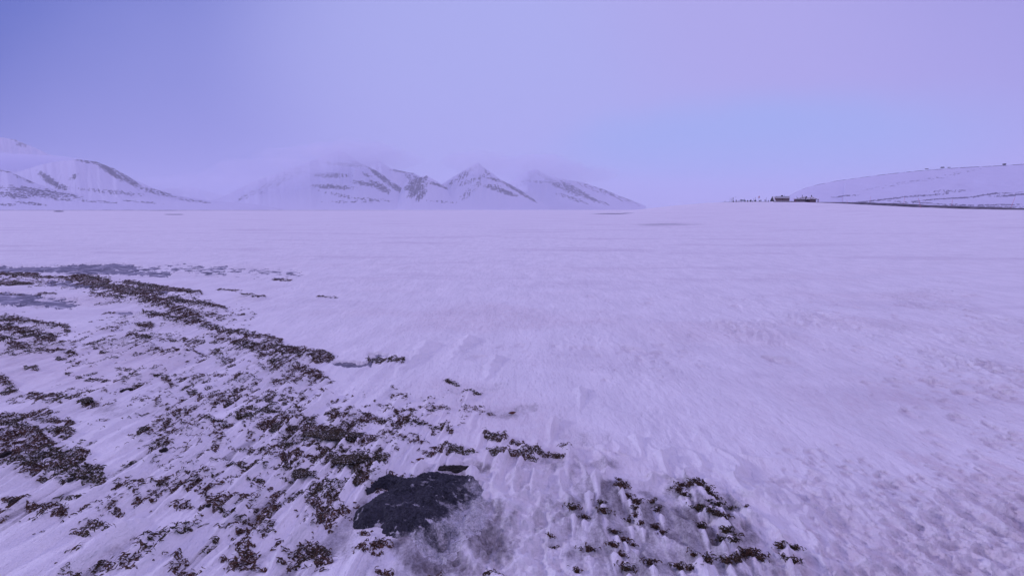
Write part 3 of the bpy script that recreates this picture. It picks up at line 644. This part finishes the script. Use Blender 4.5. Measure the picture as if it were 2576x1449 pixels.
# leaves
LEAF = mat("dead_leaf", (.09, .028, .016), .6)[0]
for px, py, s_, lab in ((1287, 1042, .030, 'curled rust brown dead leaf standing on the snow by thin drifts'), (1056, 1159, .026, 'flat rust brown dead leaf above the big dark rock')):
    X, Y, z = foot(px, py); v = []; q_ = []
    for i in range(9):
        s = i / 8; w = .38 * math.sin(math.pi * s) ** .8 + .01
        for j in (-1, 0, 1): v.append(((s - .5) * 2 * s_, j * w * s_, (.45 * (s - .4) ** 2 * 2 + abs(j) * .18 + .16) * s_))
    for i in range(8):
        for j in range(2): q_.append([i * 3 + j, i * 3 + j + 1, i * 3 + j + 4, i * 3 + j + 3])
    o = mesh('dead_leaf', v, q_, mat=LEAF); o.location = (X, Y, z + .004); o.rotation_euler = (.5, .1, .4)
    md = o.modifiers.new('thickness', 'SOLIDIFY'); md.thickness = .0012
    tag(o, lab, 'leaf')
# ------------------------------------------------------------------ mountains
def mountain(name, label, outline, Yr, Yf, peaks, blobs, power=1.6, gain=1.0, seed=1, back=1.35, m=MTN, step=1.5, zfoot=-4, rows=90, ridge_rock=0, thr=.15, meander=.05, strata=.45, gully=.014):
    o_ = np.array(outline, float); pxs = np.arange(o_[0, 0], o_[-1, 0] + .1, step); pys = np.interp(pxs, o_[:, 0], o_[:, 1])
    pys = pys + (1.2 if gully else .25) * fbm(pxs / 14, pxs * 0 + seed, 4, seed) * np.clip((525 - pys) / 60, 0, 1)
    tt = (pxs - 1288) / 1288 * CP
    Yrr = Yr(pxs) if callable(Yr) else np.full(len(pxs), float(Yr)); Yff = Yf(pxs) if callable(Yf) else np.full(len(pxs), float(Yf))
    Yrr = Yrr * (1 + meander * fbm(pxs / (45 if gully else 300), pxs * 0 + 3.3, 3, seed + 7))
    b = -(pys - 724.5) / 1288; el = (-SP + b * CP) / (CP + b * SP)
    zr = EYE + el * Yrr
    v = np.linspace(0, 1, rows)[:, None]; vb = np.linspace(0, 1, 12)[1:, None]
    Yg = Yff + (Yrr - Yff) * v; g = v ** power
    # eye-space relief: gullies run down the slope
    zf_ = zfoot(pxs, Yff) if callable(zfoot) else np.full(len(pxs), float(zfoot))
    Z = zf_ + (zr - zf_) * g
    elv = (Z - EYE) / Yg; ipy = 528 - elv * 1288; ipx = np.broadcast_to(pxs, Z.shape)
    pk = np.array(peaks, float); dpk = np.abs(ipx[..., None] - pk[:, 0]) * 1.0; near_ = dpk.argmin(-1)
    pxp = pk[near_, 0]; pyp = pk[near_, 1]
    qf = (ipx - pxp) / (np.maximum(ipy - pyp, 0) + 26)
    gul = fbm(qf * 9 + pxp, ipy / 90, 4, seed + 20, .6)
    Z = Z - (1 - np.abs(gul) * 2) * gully * (zr - zf_) * (g * (1 - v) * 4) + (0 if gully else 2.2 * fbm(ipx / 110 + ipy / 40, ipy / 22, 4, seed + 60) * np.clip(g * (1 - v) * 5, 0, 1))
    mask = np.zeros(Z.shape)
    for cx, cy, rx, ry, an, k in blobs:
        ca, sa = math.cos(R(an)), math.sin(R(an)); dx, dy = ipx - cx, ipy - cy
        e = np.hypot((dx * ca + dy * sa) / rx, (-dx * sa + dy * ca) / ry)
        mask = np.maximum(mask, k * (1 - sstep(e, .45, 1.3)))
    side = fbm(qf * 34 + pxp * .7, ipy / 60, 4, seed + 31, .6)
    stra = fbm(ipx / 15, ipy / 1.7 + gul * 1.2, 4, seed + 37, .65)
    mott = fbm(ipx / 7, ipy / 3.5, 4, seed + 39)
    k_ = side * (1 - strata) + stra * strata + .35 * mott
    rock = sstep(k_ * 1.9 + mask * .82 - .42, thr - .12, thr + .10) * sstep(mask, 0.02, .2) * gain
    if ridge_rock: rock = np.maximum(rock, ridge_rock * sstep(v * np.ones_like(Z), .975, .995) * sstep(fbm(ipx / 22, ipx * 0 + 2, 3, seed + 51), -.25, .1))
    Yb = Yrr + (Yrr - Yff) * back * vb; Zb = zr - (zr - zf_) * vb ** 1.1
    YY = np.concatenate([Yg * np.ones_like(Z), Yb * np.ones((len(vb), len(pxs)))]); ZZ = np.concatenate([Z, Zb]); XX = YY * tt
    RR = np.concatenate([rock, np.zeros(Zb.shape)])
    o = mesh(name, np.stack([XX, YY, ZZ], -1).reshape(-1, 3), grid_faces(*ZZ.shape), mat=m, attrs={'rock': RR})
    if label: tag(o, label, kind='structure')
    return o
mountain('mountain', 'high cloud wrapped peak at the far left edge', [(-1700,524),(-1100,440),(-800,360),(-500,330),(-200,310),(0,341),(30,346),(62,352),(100,368),(130,383),(200,420),(300,470),(420,505),(520,524)], 9500, 7500, [(-150,300)],
         [(78,371,16,5,12,1),(60,358,14,4,25,.8),(110,374,22,3,20,.7),(20,346,30,3,0,.6),(5,420,18,12,25,.8),(-100,380,60,30,0,.6)], seed=3, gain=.9)
mountain('mountain', 'round topped mountain with a dark striped right shoulder at the left', [(-1500,524),(-900,470),(-450,420),(-150,430),(20,440),(60,433),(120,414),(170,405),(215,402),(255,407),(300,425),(345,452),(400,478),(450,492),(520,504),(640,514),(700,524)], 6800, 4600, [(215,385)],
         [(245,410,50,7,8,1),(290,432,50,12,33,1.05),(330,455,45,9,33,1),(185,404,30,3,0,.9),(135,455,38,10,38,1),(160,470,22,9,20,1),(195,448,18,5,-35,.8),(400,485,60,7,14,.75),(300,485,70,6,6,.65),(230,478,40,5,5,.5),(480,505,60,4,8,.6),(145,497,60,5,5,.5)], seed=8, gain=.95, power=1.35)
mountain('mountain', 'low dark flecked foothill in front of the left mountains', [(-1600,524),(-1000,450),(-500,380),(-200,400),(0,424),(40,433),(75,450),(105,464),(150,478),(220,489),(300,497),(420,505),(560,514),(650,524)], 5200, 3600, [(-120,350)],
         [(30,430,30,8,10,.9),(70,450,30,8,28,.8),(100,485,90,12,8,.9),(40,492,50,8,5,.9),(160,490,60,6,8,.8),(20,515,30,4,0,.7),(80,512,40,4,6,.8),(140,498,50,6,8,.7),(250,508,60,3,4,.6),(-100,460,90,40,5,.8),(350,508,60,3,5,.5)], seed=12, gain=.9, power=1.3, strata=.75)
mountain('mountain', 'faint distant ridge behind the left end of the central mountains', [(340,520),(400,478),(480,470),(560,490),(640,470),(700,452),(780,470),(900,520)], 19000, 16000, [(440,460),(700,440)], [(430,480,60,10,10,.7),(670,465,50,10,-20,.5)], seed=17, gain=.6)
mountain('mountain', 'sharp ridge rising behind the valley of the central mountains', [(840,510),(900,415),(949,398),(989,425),(1020,432),(1043,436),(1063,446),(1090,470),(1110,500),(1125,522)], 10500, 9000, [(949,380)],
         [(1020,434,36,5,5,1),(965,410,20,4,33,.6),(1040,450,30,8,20,.6)], seed=21, gain=.8)
mountain('mountain', 'large central snow mountain with layered dark bands and a striped right flank', [(480,520),(560,497),(640,458),(700,438),(741,421),(800,402),(830,390),(861,377),(885,391),(917,414),(949,429),(975,446),(1001,461),(1041,485),(1061,499),(1080,514),(1095,522)], 8600, 7000, [(861,350)],
         [(880,418,60,5,5,.9),(905,416,25,4,20,.9),(840,443,50,7,0,.85),(925,442,14,5,20,.8),(840,471,60,6,3,.95),(920,463,40,6,10,1),(960,472,34,9,30,1.05),(1005,478,50,8,32,1.1),(960,445,60,7,38,1.05),(1000,478,50,4,38,1),(1040,493,30,5,40,1),(720,450,100,12,-25,.45),(660,480,80,10,-22,.35),(930,502,60,4,5,.6),(880,508,80,3,0,.45),(850,490,50,5,12,.5)], seed=25, gain=.9, power=1.2, strata=.6)
mountain('mountain', 'rugged shoulder mountain in the gap right of the large central mountain', [(990,520),(1021,458),(1050,450),(1075,442),(1101,457),(1121,469),(1161,485),(1201,506),(1215,522)], 8000, 6900, [(1075,425)],
         [(1045,462,18,16,-45,1.1),(1062,455,22,9,-40,1.1),(1050,480,30,10,-35,1.1),(1035,475,18,10,0,1.1),(1120,474,50,3,22,1),(1100,466,30,3,10,.9),(1165,490,40,3,30,.9),(1110,508,40,3,5,.6),(1060,492,20,8,-45,1)], seed=31, gain=.9, power=1.15)
mountain('mountain', 'pointed pyramid mountain right of centre', [(1060,522),(1085,490),(1117,461),(1161,433),(1190,415),(1203,408),(1225,427),(1261,453),(1301,473),(1341,495),(1365,510),(1385,522)], 8300, 7000, [(1203,385)],
         [(1160,448,60,8,-35,.62),(1190,455,50,6,-20,.6),(1250,455,36,4,12,.95),(1290,474,50,5,28,1.05),(1260,480,50,7,18,1),(1225,436,16,4,45,.9),(1320,492,40,4,30,.9),(1180,485,50,9,-42,.55),(1240,468,30,4,0,.6)], seed=37, gain=.85, power=1.2)
mountain('mountain', 'pale far mountain sloping down to the right end of the range', [(1230,522),(1277,462),(1321,433),(1345,424),(1381,443),(1421,452),(1460,458),(1521,478),(1560,494),(1590,505),(1625,519)], 9600, 8000, [(1345,400)],
         [(1400,465,70,8,28,.75),(1450,482,60,8,28,.95),(1480,498,60,5,20,1),(1370,460,40,3,3,.7),(1540,490,70,7,22,.7),(1330,450,40,8,-35,.45),(1440,500,50,5,18,.7),(1470,468,70,6,22,.5)], seed=43, gain=.8, power=1.2)
# ------------------------------------------------------------------ the near hill at the right
def hill_foot(pxs): return np.interp(pxs, PXr, Dr) + 60 + 60 * (pxs < 2120)
def hill_zfoot(pxs, Y):
    return big_height((pxs - 1288) / 1288 * CP * Y, Y) - .4
mountain('hill', 'smooth snow covered hill above the road at the right', [(1950,512),(1972,500),(1988,490),(2005,480),(2025,472),(2050,465),(2100,455),(2150,448),(2200,441),(2260,434),(2300,430),(2400,422),(2500,417),(2576,412),(2800,402),(3100,410),(3500,440),(4300,470),(5200,524)],
         lambda p: np.interp(p, [1950, 2100, 2576, 3500], [760, 700, 520, 420]), hill_foot, [(2560,300)],
         [(2300,457,200,5,-10,.16),(2250,500,150,2.5,-6,1.0),(2420,497,180,2.2,-5,1.25),(2330,512,120,2,3,.9),(2470,520,130,2,0,1.1),(2480,516,140,1.6,-1,1.1),(2380,483,60,3,0,.5),(2120,495,40,1.5,-5,1.1),(2560,492,70,2.5,-3,1.2),(2430,520,200,1.5,1,.9)],
         seed=51, gain=.65, power=1.25, zfoot=hill_zfoot, rows=150, ridge_rock=1.0, strata=.95, meander=.02, step=1.2, gully=0)
# ------------------------------------------------------------------ road on its embankment
rp = [(1800,330),(1900,326),(1960,315),(2000,302),(2050,272),(2100,242),(2150,212),(2200,187),(2250,168),(2300,156),(2370,146),(2450,136),(2520,128),(2576,121),(2700,112),(3000,104),(3400,100)]
hb = np.interp([a for a, _ in rp], [1800, 2030, 2070, 2150, 2250, 2350, 2450, 2576, 3400], [-.3, -.2, .45, .75, .85, .75, .6, .28, .3])
pts = np.array([((a - 1288) / 1288 * CP * d, d) for a, d in rp]); s_ = np.linspace(0, len(pts) - 1, 160)
rx_ = np.interp(s_, np.arange(len(pts)), pts[:, 0]); ry_ = np.interp(s_, np.arange(len(pts)), pts[:, 1]); hh_ = np.interp(s_, np.arange(len(pts)), hb)
ker = np.ones(9) / 9
rx_ = np.convolve(np.pad(rx_, 4, 'edge'), ker, 'valid'); ry_ = np.convolve(np.pad(ry_, 4, 'edge'), ker, 'valid')
tx, ty = np.gradient(rx_), np.gradient(ry_); ln_ = np.hypot(tx, ty); nx_, ny_ = -ty / ln_, tx / ln_
cross = [(-5.6, -.5), (-4.6, .05), (-3.9, .75), (-3.3, 1.0), (3.3, 1.0), (3.9, .75), (4.6, .05), (5.6, -.5)]
v = []
for k in range(len(rx_)):
    zb = float(Hs(rx_[k], ry_[k]))
    for c_, z_ in cross:
        v.append((rx_[k] + nx_[k] * c_, ry_[k] + ny_[k] * c_, zb + .78 * hh_[k] * z_ + (.12 * float(perlin(k * .35, c_, 77)) * hh_[k])))
tag(mesh('road', v, grid_faces(len(rx_), 8), mat=ROADM), 'raised gravel road swept bare by the wind', kind='structure')
def road_at(px):
    j = np.argmin(np.abs(1288 + 1288 * rx_ / ry_ - px)); return rx_[j], ry_[j], nx_[j], ny_[j]
# ------------------------------------------------------------------ red snow stakes along the road
for (xt, yt, xb, yb, Y, lab) in [
    (1997, 495.6, 2002, 512, 262, 'red snow stake leaning left in front of the low log cabin'),
    (2061, 495, 2059.5, 508.5, 285, 'thin red snow stake standing just right of the hut with the pyramid roof'),
    (2119.6, 493.8, 2119, 509, 258, 'faint upright red snow stake beyond the road, second from the huts'),
    (2130, 503, 2135, 520.6, 205, 'red snow stake leaning left on the near side of the road below the boulders'),
    (2190, 494.5, 2188, 512, 212, 'red snow stake behind the road where its dark bank grows thick'),
    (2276, 495.6, 2273, 517, 176, 'upright red snow stake beyond the road, just left of the thick leaning one'),
    (2310, 499, 2317, 526, 139, 'thick red snow stake leaning left on the near side of the dark bank'),
    (2397, 501, 2393, 521, 152, 'pale red snow stake beyond the road between the thick leaning one and the last one'),
    (2554, 495.6, 2543, 523, 134, 'tall red snow stake leaning right, last one before the right edge')]:
    B = at_depth(xb, yb, Y); T = at_depth(xt, yt, Y)
    B = B + (B - T).normalized() * .25
    o = MB().tube([(0, 0, 0), tuple(T - B)], [.036, .024], 8).build('snow_stake', RED, smooth=True)
    o.location = B; tag(o, lab, 'snow stake', 'red snow stakes along the road')
# ------------------------------------------------------------------ cabins
YB = 322.0
PXM = YB / 1288 * CP                              # metres per photo pixel at the cabins
def bx(px): return (px - 1288) * PXM
def bz(py): return float(at_depth(1288, py, YB)[2])
base = bz(507.2)
# A-frame
A = empty('a_frame_cabin', (bx(1943), YB, base)); tag(A, 'steep A frame cabin with dark gable and snowy roof, left of the red cabin', 'cabin')
print('CABINZ', [(p_, round(float(Hs(bx(p_), YB)), 2), round(float(to_px(bx(p_), YB, float(Hs(bx(p_), YB)))[1]), 1)) for p_ in (1810, 1850, 1900, 1943, 1970, 2007, 2023, 2040)], base)
w, h = 9 * PXM, (507.2 - 495) * PXM
rot = R(-38)
A.rotation_euler = (0, 0, rot)
MB().poly([(-w * .45, 0), (w * .45, 0), (0, h * .93)], -2.6, 2.6).build('wall', DARKW, A)
for s in (-1, 1):
    MB().poly([(s * w * .53, 0), (s * w * .46, 0), (0, h * .935), (0, h)], -3, 3).build('roof', GREENR, A)
    MB().poly([(s * w * .56, .25), (s * w * .53, .05), (s * .03, h + .01), (s * .03, h + .14)], -2.9, 2.9).build('roof_snow', SNOWCAP, A)
f = MB().box(-.45, .45, -2.68, -2.61, .1, 1.9).build('door', GREYW, A)
f = MB().box(-.35, .35, -2.68, -2.61, 2.15, 2.7).build('window', TRIM, A); MB().box(-.28, .28, -2.72, -2.69, 2.2, 2.65).build('pane', GLASS, f)
# red cabin
x0, x1 = bx(1950), bx(1987); cx = (x0 + x1) / 2; hw = (x1 - x0) / 2
C = empty('red_cabin', (cx, YB + 3, base)); tag(C, 'long faded red cabin with dark green roof edge and a row of small windows', 'cabin')
zt = (507.2 - 498.3) * PXM; zr_ = (507.2 - 495.4) * PXM
MB().box(-hw + .3, hw - .3, -2.2, 2.2, .35, zt).build('wall', REDW, C)
MB().box(-hw + .1, hw - .1, -2.4, 2.4, -1.6, .34).build('plinth', SNOWCAP, C)
MB().poly([(-hw, zt), (hw, zt), (hw - .6, zr_), (-hw - .1, zr_)], -2.5, 2.5).build('roof', SNOWCAP, C)
MB().box(-hw - .1, hw - .7, -2.56, -2.2, zr_ - .02, zr_ + .24).build('roof_edge', GREENR, C)
for k in range(9):
    if k == 4: continue
    xx = -hw + 1.05 + k * (2 * hw - 2.1) / 8
    f = MB().box(xx - .27, xx + .27, -2.26, -2.21, 1.15, 1.85).build('window', TRIM, C)
    MB().box(xx - .2, xx + .2, -2.30, -2.27, 1.22, 1.78).build('pane', GLASS, f)
f = MB().box(-.3, .3, -2.27, -2.21, .4, 1.95).build('door', GREYW, C)
MB().box(.1, .9, -.5, .3, zr_, zr_ + .95).build('chimney', DARKW, C); MB().tube([(2.1, 0, zr_), (2.15, 0, zr_ + 1.5)], .05).build('antenna', METAL, C)
# fence / terrace wall
xf0, xf1 = bx(1934), bx(1992)
Fn = MB()
for k in range(34): xx = xf0 + (xf1 - xf0) * k / 33; Fn.box(xx - .06, xx + .06, YB - 5.06, YB - 4.94, base - 1, base + .12)
fo = Fn.build('post_row', DARKW); fo.name = 'posts'
FE = empty('plank_fence', (0, 0, 0)); tag(FE, 'low dark plank fence running below the cabins', 'fence'); fo.parent = FE
fo['kind'] = 'stuff'
MB().box(xf0, xf1, YB - 5.14, YB - 5.08, base - .8, base + .04).build('planks', DARKW, FE)
# low log cabin
L = empty('log_cabin', (bx(2007), YB - 1, base)); tag(L, 'low weathered log cabin with a snow streaked roof sloping up to the right', 'cabin')
MB().box(-2.3, 2.3, -2, 2, -1.6, 1.35).build('wall', GREYW, L)
MB().poly([(-2.6, 1.36), (2.6, 1.36), (2.7, 2.2), (-.6, 1.75), (-2.6, 1.5)], -2.2, 2.2).build('roof', PATCHR, L)
f = MB().box(-.9, -.4, -2.06, -2.01, .5, 1.0).build('window', TRIM, L); MB().box(-.84, -.46, -2.10, -2.07, .56, .94).build('pane', GLASS, f)
o = MB().tube([(0, 0, -.3), (-.2, 0, 1.8), (-.75, 0, 3.3)], [.09, .08, .05]).build('leaning_pole', DARKW); o.location = (bx(1998.5), YB - 2.5, base)
tag(o, 'broken dark pole leaning left at the end of the log cabin', 'pole')
# storehouse with chimney
S = empty('storehouse', (bx(2023), YB + 3, base)); tag(S, 'weathered storehouse with stepped snowy roof and a thin flue between the other huts', 'hut')
MB().box(-2.1, 2.1, -1.8, 1.8, -1.6, 1.5).build('wall', GREYW, S)
MB().poly([(-2.5, 1.51), (2.5, 1.51), (2.0, 2.6), (1.0, 3.0), (-.2, 2.55), (-2.4, 2.2)], -2, 2).build('roof', PATCHR, S)
MB().tube([(-.5, -.5, 2.3), (-.5, -.5, 4.1)], [.16, .14], 8).build('flue', DARKW, S)
MB().box(.9, 1.7, -2.1, -1.2, 2.85, 3.15).build('roof_vent', DARKW, S)
MB().box(-.8, .1, -1.86, -1.81, -.1, 1.3).build('door', DARKW, S)
# hut with pyramid roof
P_ = empty('pyramid_roof_hut', (bx(2038.5), YB, base)); tag(P_, 'small hut with a snowy pyramid roof, wide eaves and a black chimney, rightmost building', 'hut')
MB().box(-1.9, 1.9, -1.9, 1.9, -1.6, 1.15).build('wall', REDW, P_)
mb = MB(); mb.v = [(-3, -3, 1.1), (3, -3, 1.1), (3, 3, 1.1), (-3, 3, 1.1), (-2.9, -2.9, 1.25), (2.9, -2.9, 1.25), (2.9, 2.9, 1.25), (-2.9, 2.9, 1.25), (0, 0, 3.0)]
mb.q = [[0, 1, 5, 4], [1, 2, 6, 5], [2, 3, 7, 6], [3, 0, 4, 7], [3, 2, 1, 0]]; mb.t = [[4, 5, 8], [5, 6, 8], [6, 7, 8], [7, 4, 8]]
mb.build('roof', PATCHR, P_)
MB().tube([(0, 0, 2.7), (0, 0, 3.9)], [.28, .24], 8).build('chimney', DARKW, P_)
for sx, sy in ((-1, -1), (1, -1), (1, 1), (-1, 1)): MB().box(sx * 2.7 - .12, sx * 2.7 + .12, sy * 2.7 - .12, sy * 2.7 + .12, -1.5, 1.09).build('post', DARKW, P_)
MB().box(-3.02, 3.02, -3.08, -3.02, 1.02, 1.26).build('eave_board', DARKW, P_)
f = MB().box(-.4, .4, -1.96, -1.91, .2, .85).build('window', TRIM, P_); MB().box(-.33, .33, -2.0, -1.97, .26, .79).build('pane', GLASS, f)
# ------------------------------------------------------------------ posts, sign and gear on the crest
def cz(px): return float(Hs(bx(px), YB)) - .15
def cpx(x): return 1803 + .1 * x
POSTS = [(472, 390, .16, 'short dark post just left of the teal covered rack'), (495, 412, .10, 'knee high dark post second from the tall mast'), (530, 425, .07, 'tiny stub of a post left of the teal rack'),
         (548, 402, .13, 'slim dark post right beside the left leg of the teal rack'), (822, 402, .2, 'left post of the pair right of the black box'), (845, 390, .2, 'taller right post of the pair right of the black box'),
         (942, 395, .2, 'left post of the pair left of the warning sign'), (965, 396, .2, 'right post of the pair left of the warning sign'), (1063, 403, .2, 'shorter post of the pair right of the warning sign'),
         (1097, 392, .18, 'taller slanted post of the pair right of the warning sign'), (1197, 382, .12, 'tallest post of the group left of the A frame cabin'), (1222, 396, .14, 'grey post in the middle of the group left of the A frame cabin'),
         (1248, 416, .06, 'thin short post in the group left of the A frame cabin'), (1275, 404, .08, 'slim post nearly touching the A frame cabin'), (1290, 405, .10, 'post standing against the corner of the A frame cabin')]
for x, yt, r_, lab in POSTS:
    z0 = cz(cpx(x)); zt = bz(463.7 + .1 * yt) - z0
    o = MB().tube([(0, 0, 0), (random.uniform(-.1, .1), 0, zt)], [r_ * 1.35, r_ * 1.2], 8).build('wooden_post', GREYW if r_ < .15 else DARKW); o.location = (bx(cpx(x)), YB, z0)
    tag(o, lab, 'post', 'posts on the snowy crest')
for x, xt, yt, lab in [(212, 212, 403, 'faint thin stake farthest left on the crest'), (332, 340, 358, 'thin stake leaning right, left of the tall mast'), (374, 374, 345, 'thin stake right beside the tall mast'), (690, 697, 350, 'thin stake standing behind the teal rack'),
                       (915, 937, 345, 'thin stake leaning right, left of the warning sign'), (988, 965, 320, 'thin stake leaning left, next to the warning sign'), (1238, 1248, 330, 'thin tall stake leaning right by the A frame cabin')]:
    z0 = cz(cpx(x)); o = MB().tube([(0, 0, 0), ((xt - x) * .1 * PXM, 0, bz(463.7 + .1 * yt) - z0)], [.07, .05], 6).build('thin_stake', DARKW); o.location = (bx(cpx(x)), YB + 1, z0)
    tag(o, lab, 'stake', 'thin stakes on the snowy crest')
# mast with box and wire arm
x = cpx(394); z0 = cz(x); zt = bz(463.7 + 33.5) - z0
K = empty('mast', (bx(x), YB, z0)); tag(K, 'tall dark mast with a box at its foot and a thin arm on the crest', 'mast')
MB().tube([(0, 0, 0), (0, 0, zt)], [.17, .15], 8).build('pole', DARKW, K); MB().box(-.1, .55, -.4, .3, 0, .95).build('cabinet', DARKW, K)
MB().tube([(0, 0, zt), (.7, 0, zt + .22), (1.5, 0, zt + .18)], .03, 6).build('arm', METAL, K); MB().box(1.4, 1.85, -.1, .1, zt + .08, zt + .24).build('lamp_head', METAL, K)
# teal covered rack
x = cpx(650); z0 = cz(x); T_ = empty('boat_rack', (bx(x), YB, z0)); tag(T_, 'dark rack with legs under a long teal cover on the crest', 'rack')
zc_ = bz(463.7 + 41) - z0; hw2 = 6.0 * PXM
mb = MB()
pts_ = [(-hw2, 0, zc_), (-hw2 * .6, 0, zc_ + .1), (0, 0, zc_ + .05), (hw2 * .6, 0, zc_ + .08), (hw2, 0, zc_)]
mb.tube(pts_, [.22, .32, .3, .32, .2], 10).build('cover', TEAL, T_, smooth=True)
for xx in (-hw2 - .1, -hw2 * .55, hw2 * .55, hw2 + .05): MB().tube([(xx, 0, -.1), (xx, 0, zc_ + .1)], .13, 8).build('leg', DARKW, T_)
MB().box(-hw2 - .1, -hw2 + .3, -.3, .3, zc_ + .1, zc_ + .6).build('bow_post', DARKW, T_)
# boxes
for x, w_, yt, lab in ((763, .26, 404, 'upright black box between the teal rack and the post pair'), (883, .28, 424, 'low black box just right of the taller paired post')):
    z0 = cz(cpx(x)); zt = bz(463.7 + .1 * yt) - z0; o = empty('crate', (bx(cpx(x)), YB, z0))
    MB().box(-w_, w_, -.3, .3, 0, zt - .06).build('box', DARKW, o); MB().box(-w_ - .04, w_ + .04, -.34, .34, zt - .055, zt).build('lid', DARKW, o); tag(o, lab, 'box')
# warning sign
x = cpx(1022); z0 = cz(x); G = empty('warning_sign', (bx(x), YB - 1, z0)); tag(G, 'red triangular warning sign on a thin pole among the posts', 'sign')
z1, z2 = bz(463.7 + 34.2) - z0, bz(463.7 + 29.3) - z0
MB().tube([(0, 0, 0), (0, 0, z1 + .1)], .05, 6).build('pole', METAL, G)
fp = MB().poly([(-.62, z1), (.62, z1), (.08, z2), (-.08, z2)], -.1, -.06).build('sign_face', SIGNR, G)
MB().poly([(-.32, z1 + .2), (.32, z1 + .2), (0, z2 - .32)], -.12, -.105).build('sign_panel', TRIM, fp)
# ------------------------------------------------------------------ boulders and a hut on the hill
def hillY(px): return float(np.interp(px, [1950, 2100, 2576], [760, 700, 520]))
def far_rock(px, py, w, h, Y, lab, sd_=1):
    p_ = at_depth(px, py, Y); m_ = Y / 1288
    g = np.random.default_rng(sd_); a = []; q2 = []
    for i in range(9):
        for j in range(14):
            th, ph = math.pi * i / 8, 2 * math.pi * j / 14; r_ = 1 + g.normal(0, .09)
            a.append((math.sin(th) * math.cos(ph) * w * m_ * r_, math.sin(th) * math.sin(ph) * w * m_ * r_, math.cos(th) * h * m_ * r_))
    for i in range(8):
        for j in range(14): q2.append([i * 14 + j, (i + 1) * 14 + j, (i + 1) * 14 + (j + 1) % 14, i * 14 + (j + 1) % 14])
    o = mesh('boulder', a, q2, mat=DARKW); o.location = p_; tag(o, lab, 'boulder')
far_rock(2331, 425.6, 4, .8, hillY(2331), 'flat dark outcrop on the hill crest, left of the other two', 2)
far_rock(2371, 421.8, 4.5, 1.2, hillY(2371), 'larger dark outcrop on the hill crest', 3)
far_rock(2387, 421.9, 3.5, .7, hillY(2387), 'low dark outcrop right of the larger one on the hill crest', 4)
HY = hillY(2526); hp = at_depth(2526, 416.5, HY)
Hh = empty('hilltop_hut', hp); Hh.scale = (.7, .7, .7); tag(Hh, 'tiny dark hut on stilts on top of the hill', 'hut')
MB().box(-1.5, 1.5, -1.2, 1.2, .7, 2.1).build('wall', DARKW, Hh); MB().poly([(-1.9, 2.11), (1.9, 2.11), (1.6, 2.6), (-1.4, 2.4)], -1.4, 1.4).build('roof', GREYW, Hh)
for sx in (-1.2, 1.2): MB().box(sx - .12, sx + .12, -.2, .2, -1.2, .69).build('leg', DARKW, Hh)
# ------------------------------------------------------------------ tide line of stones far out on the ice
v = []; q_ = []; xs = np.arange(-1250, -60, 3.0); yy = 1050
g = np.random.default_rng(9)
hgt = (.25 + .55 * np.abs(fbm(xs / 40, xs * 0, 4, 71))) * sstep(-xs, 60, 900) ** .5 * 1.6
for k, x in enumerate(xs): v += [(x, yy - 6, -.3), (x, yy, hgt[k] + .05), (x, yy + 5, -.3)]
tag(mesh('tide_crack', v, grid_faces(len(xs), 3), mat=ROADM, smooth=False), 'dark broken line of ice along the far shore', kind='structure')
# ------------------------------------------------------------------ air
def vol(name, density, color, aniso=0.0):
    m = bpy.data.materials.new(name); m.use_nodes = True; t = m.node_tree; t.nodes.clear()
    o = t.nodes.new('ShaderNodeOutputMaterial'); p_ = t.nodes.new('ShaderNodeVolumePrincipled')
    p_.inputs['Density'].default_value = density; p_.inputs['Color'].default_value = (*color, 1); p_.inputs['Anisotropy'].default_value = aniso
    t.links.new(p_.outputs[0], o.inputs['Volume']); return m
hz = MB().box(-30000, 30000, -3000, 33500, -6, 1700).build('haze', vol('haze_air', 5.2e-5, (.86, .90, 1)))
tag(hz, 'thin cold haze over the fjord', kind='stuff')
def cloud(px, py, Y, rx, ry, rz, dens, label, col=(.9, .9, .97)):
    p_ = at_depth(px, py, Y); a = []; q2 = []
    for i in range(25):
        for j in range(40):
            th, ph = math.pi * i / 24, 2 * math.pi * j / 40
            x, y, w = math.sin(th) * math.cos(ph), math.sin(th) * math.sin(ph), math.cos(th)
            r_ = 1 + .28 * float(perlin(x * 1.7 + px, y * 1.7 + w * 2.1, 5)) + .12 * float(perlin(x * 4 + px, y * 4 + w * 4, 6))
            a.append((x * r_ * rx, y * r_ * ry, w * r_ * rz))
    for i in range(24):
        for j in range(40): q2.append([i * 40 + j, (i + 1) * 40 + j, (i + 1) * 40 + (j + 1) % 40, i * 40 + (j + 1) % 40])
    o = mesh('cloud', a, q2, mat=vol('cloud_mist', dens, col)); o.location = p_; tag(o, label, 'cloud', kind='stuff')
cloud(30, 408, 7700, 1100, 700, 120, .0022, 'low cloud bank between the left peak and the mountains before it', (.80, .82, .95))

CAPS = [(560, 470, 9000, 1500, 900, 200, .00042, 'mist in the gap at the left end of the central mountains'),
        (690, 440, 7900, 1000, 700, 250, .00060, 'mist hiding the left slope of the large central mountain'),
        (800, 402, 7800, 850, 700, 210, .00060, 'cloud cap on the left shoulder of the large central mountain'),
        (890, 388, 7800, 700, 700, 190, .00080, 'cloud cap hiding the summit of the large central mountain'),
        (985, 402, 8600, 560, 600, 150, .00060, 'cloud wisp on the sharp ridge right of the large central summit'),
        (1200, 408, 7800, 480, 600, 160, .00080, 'cloud cap hiding the tip of the pyramid mountain'),
        (1345, 425, 8800, 800, 700, 230, .00090, 'cloud cap over the pale mountain at the right end of the range'),
        (1460, 440, 9000, 700, 600, 150, .00050, 'mist above the slope at the right end of the range')]
for a in CAPS: cloud(*a, (.88, .905, .985))
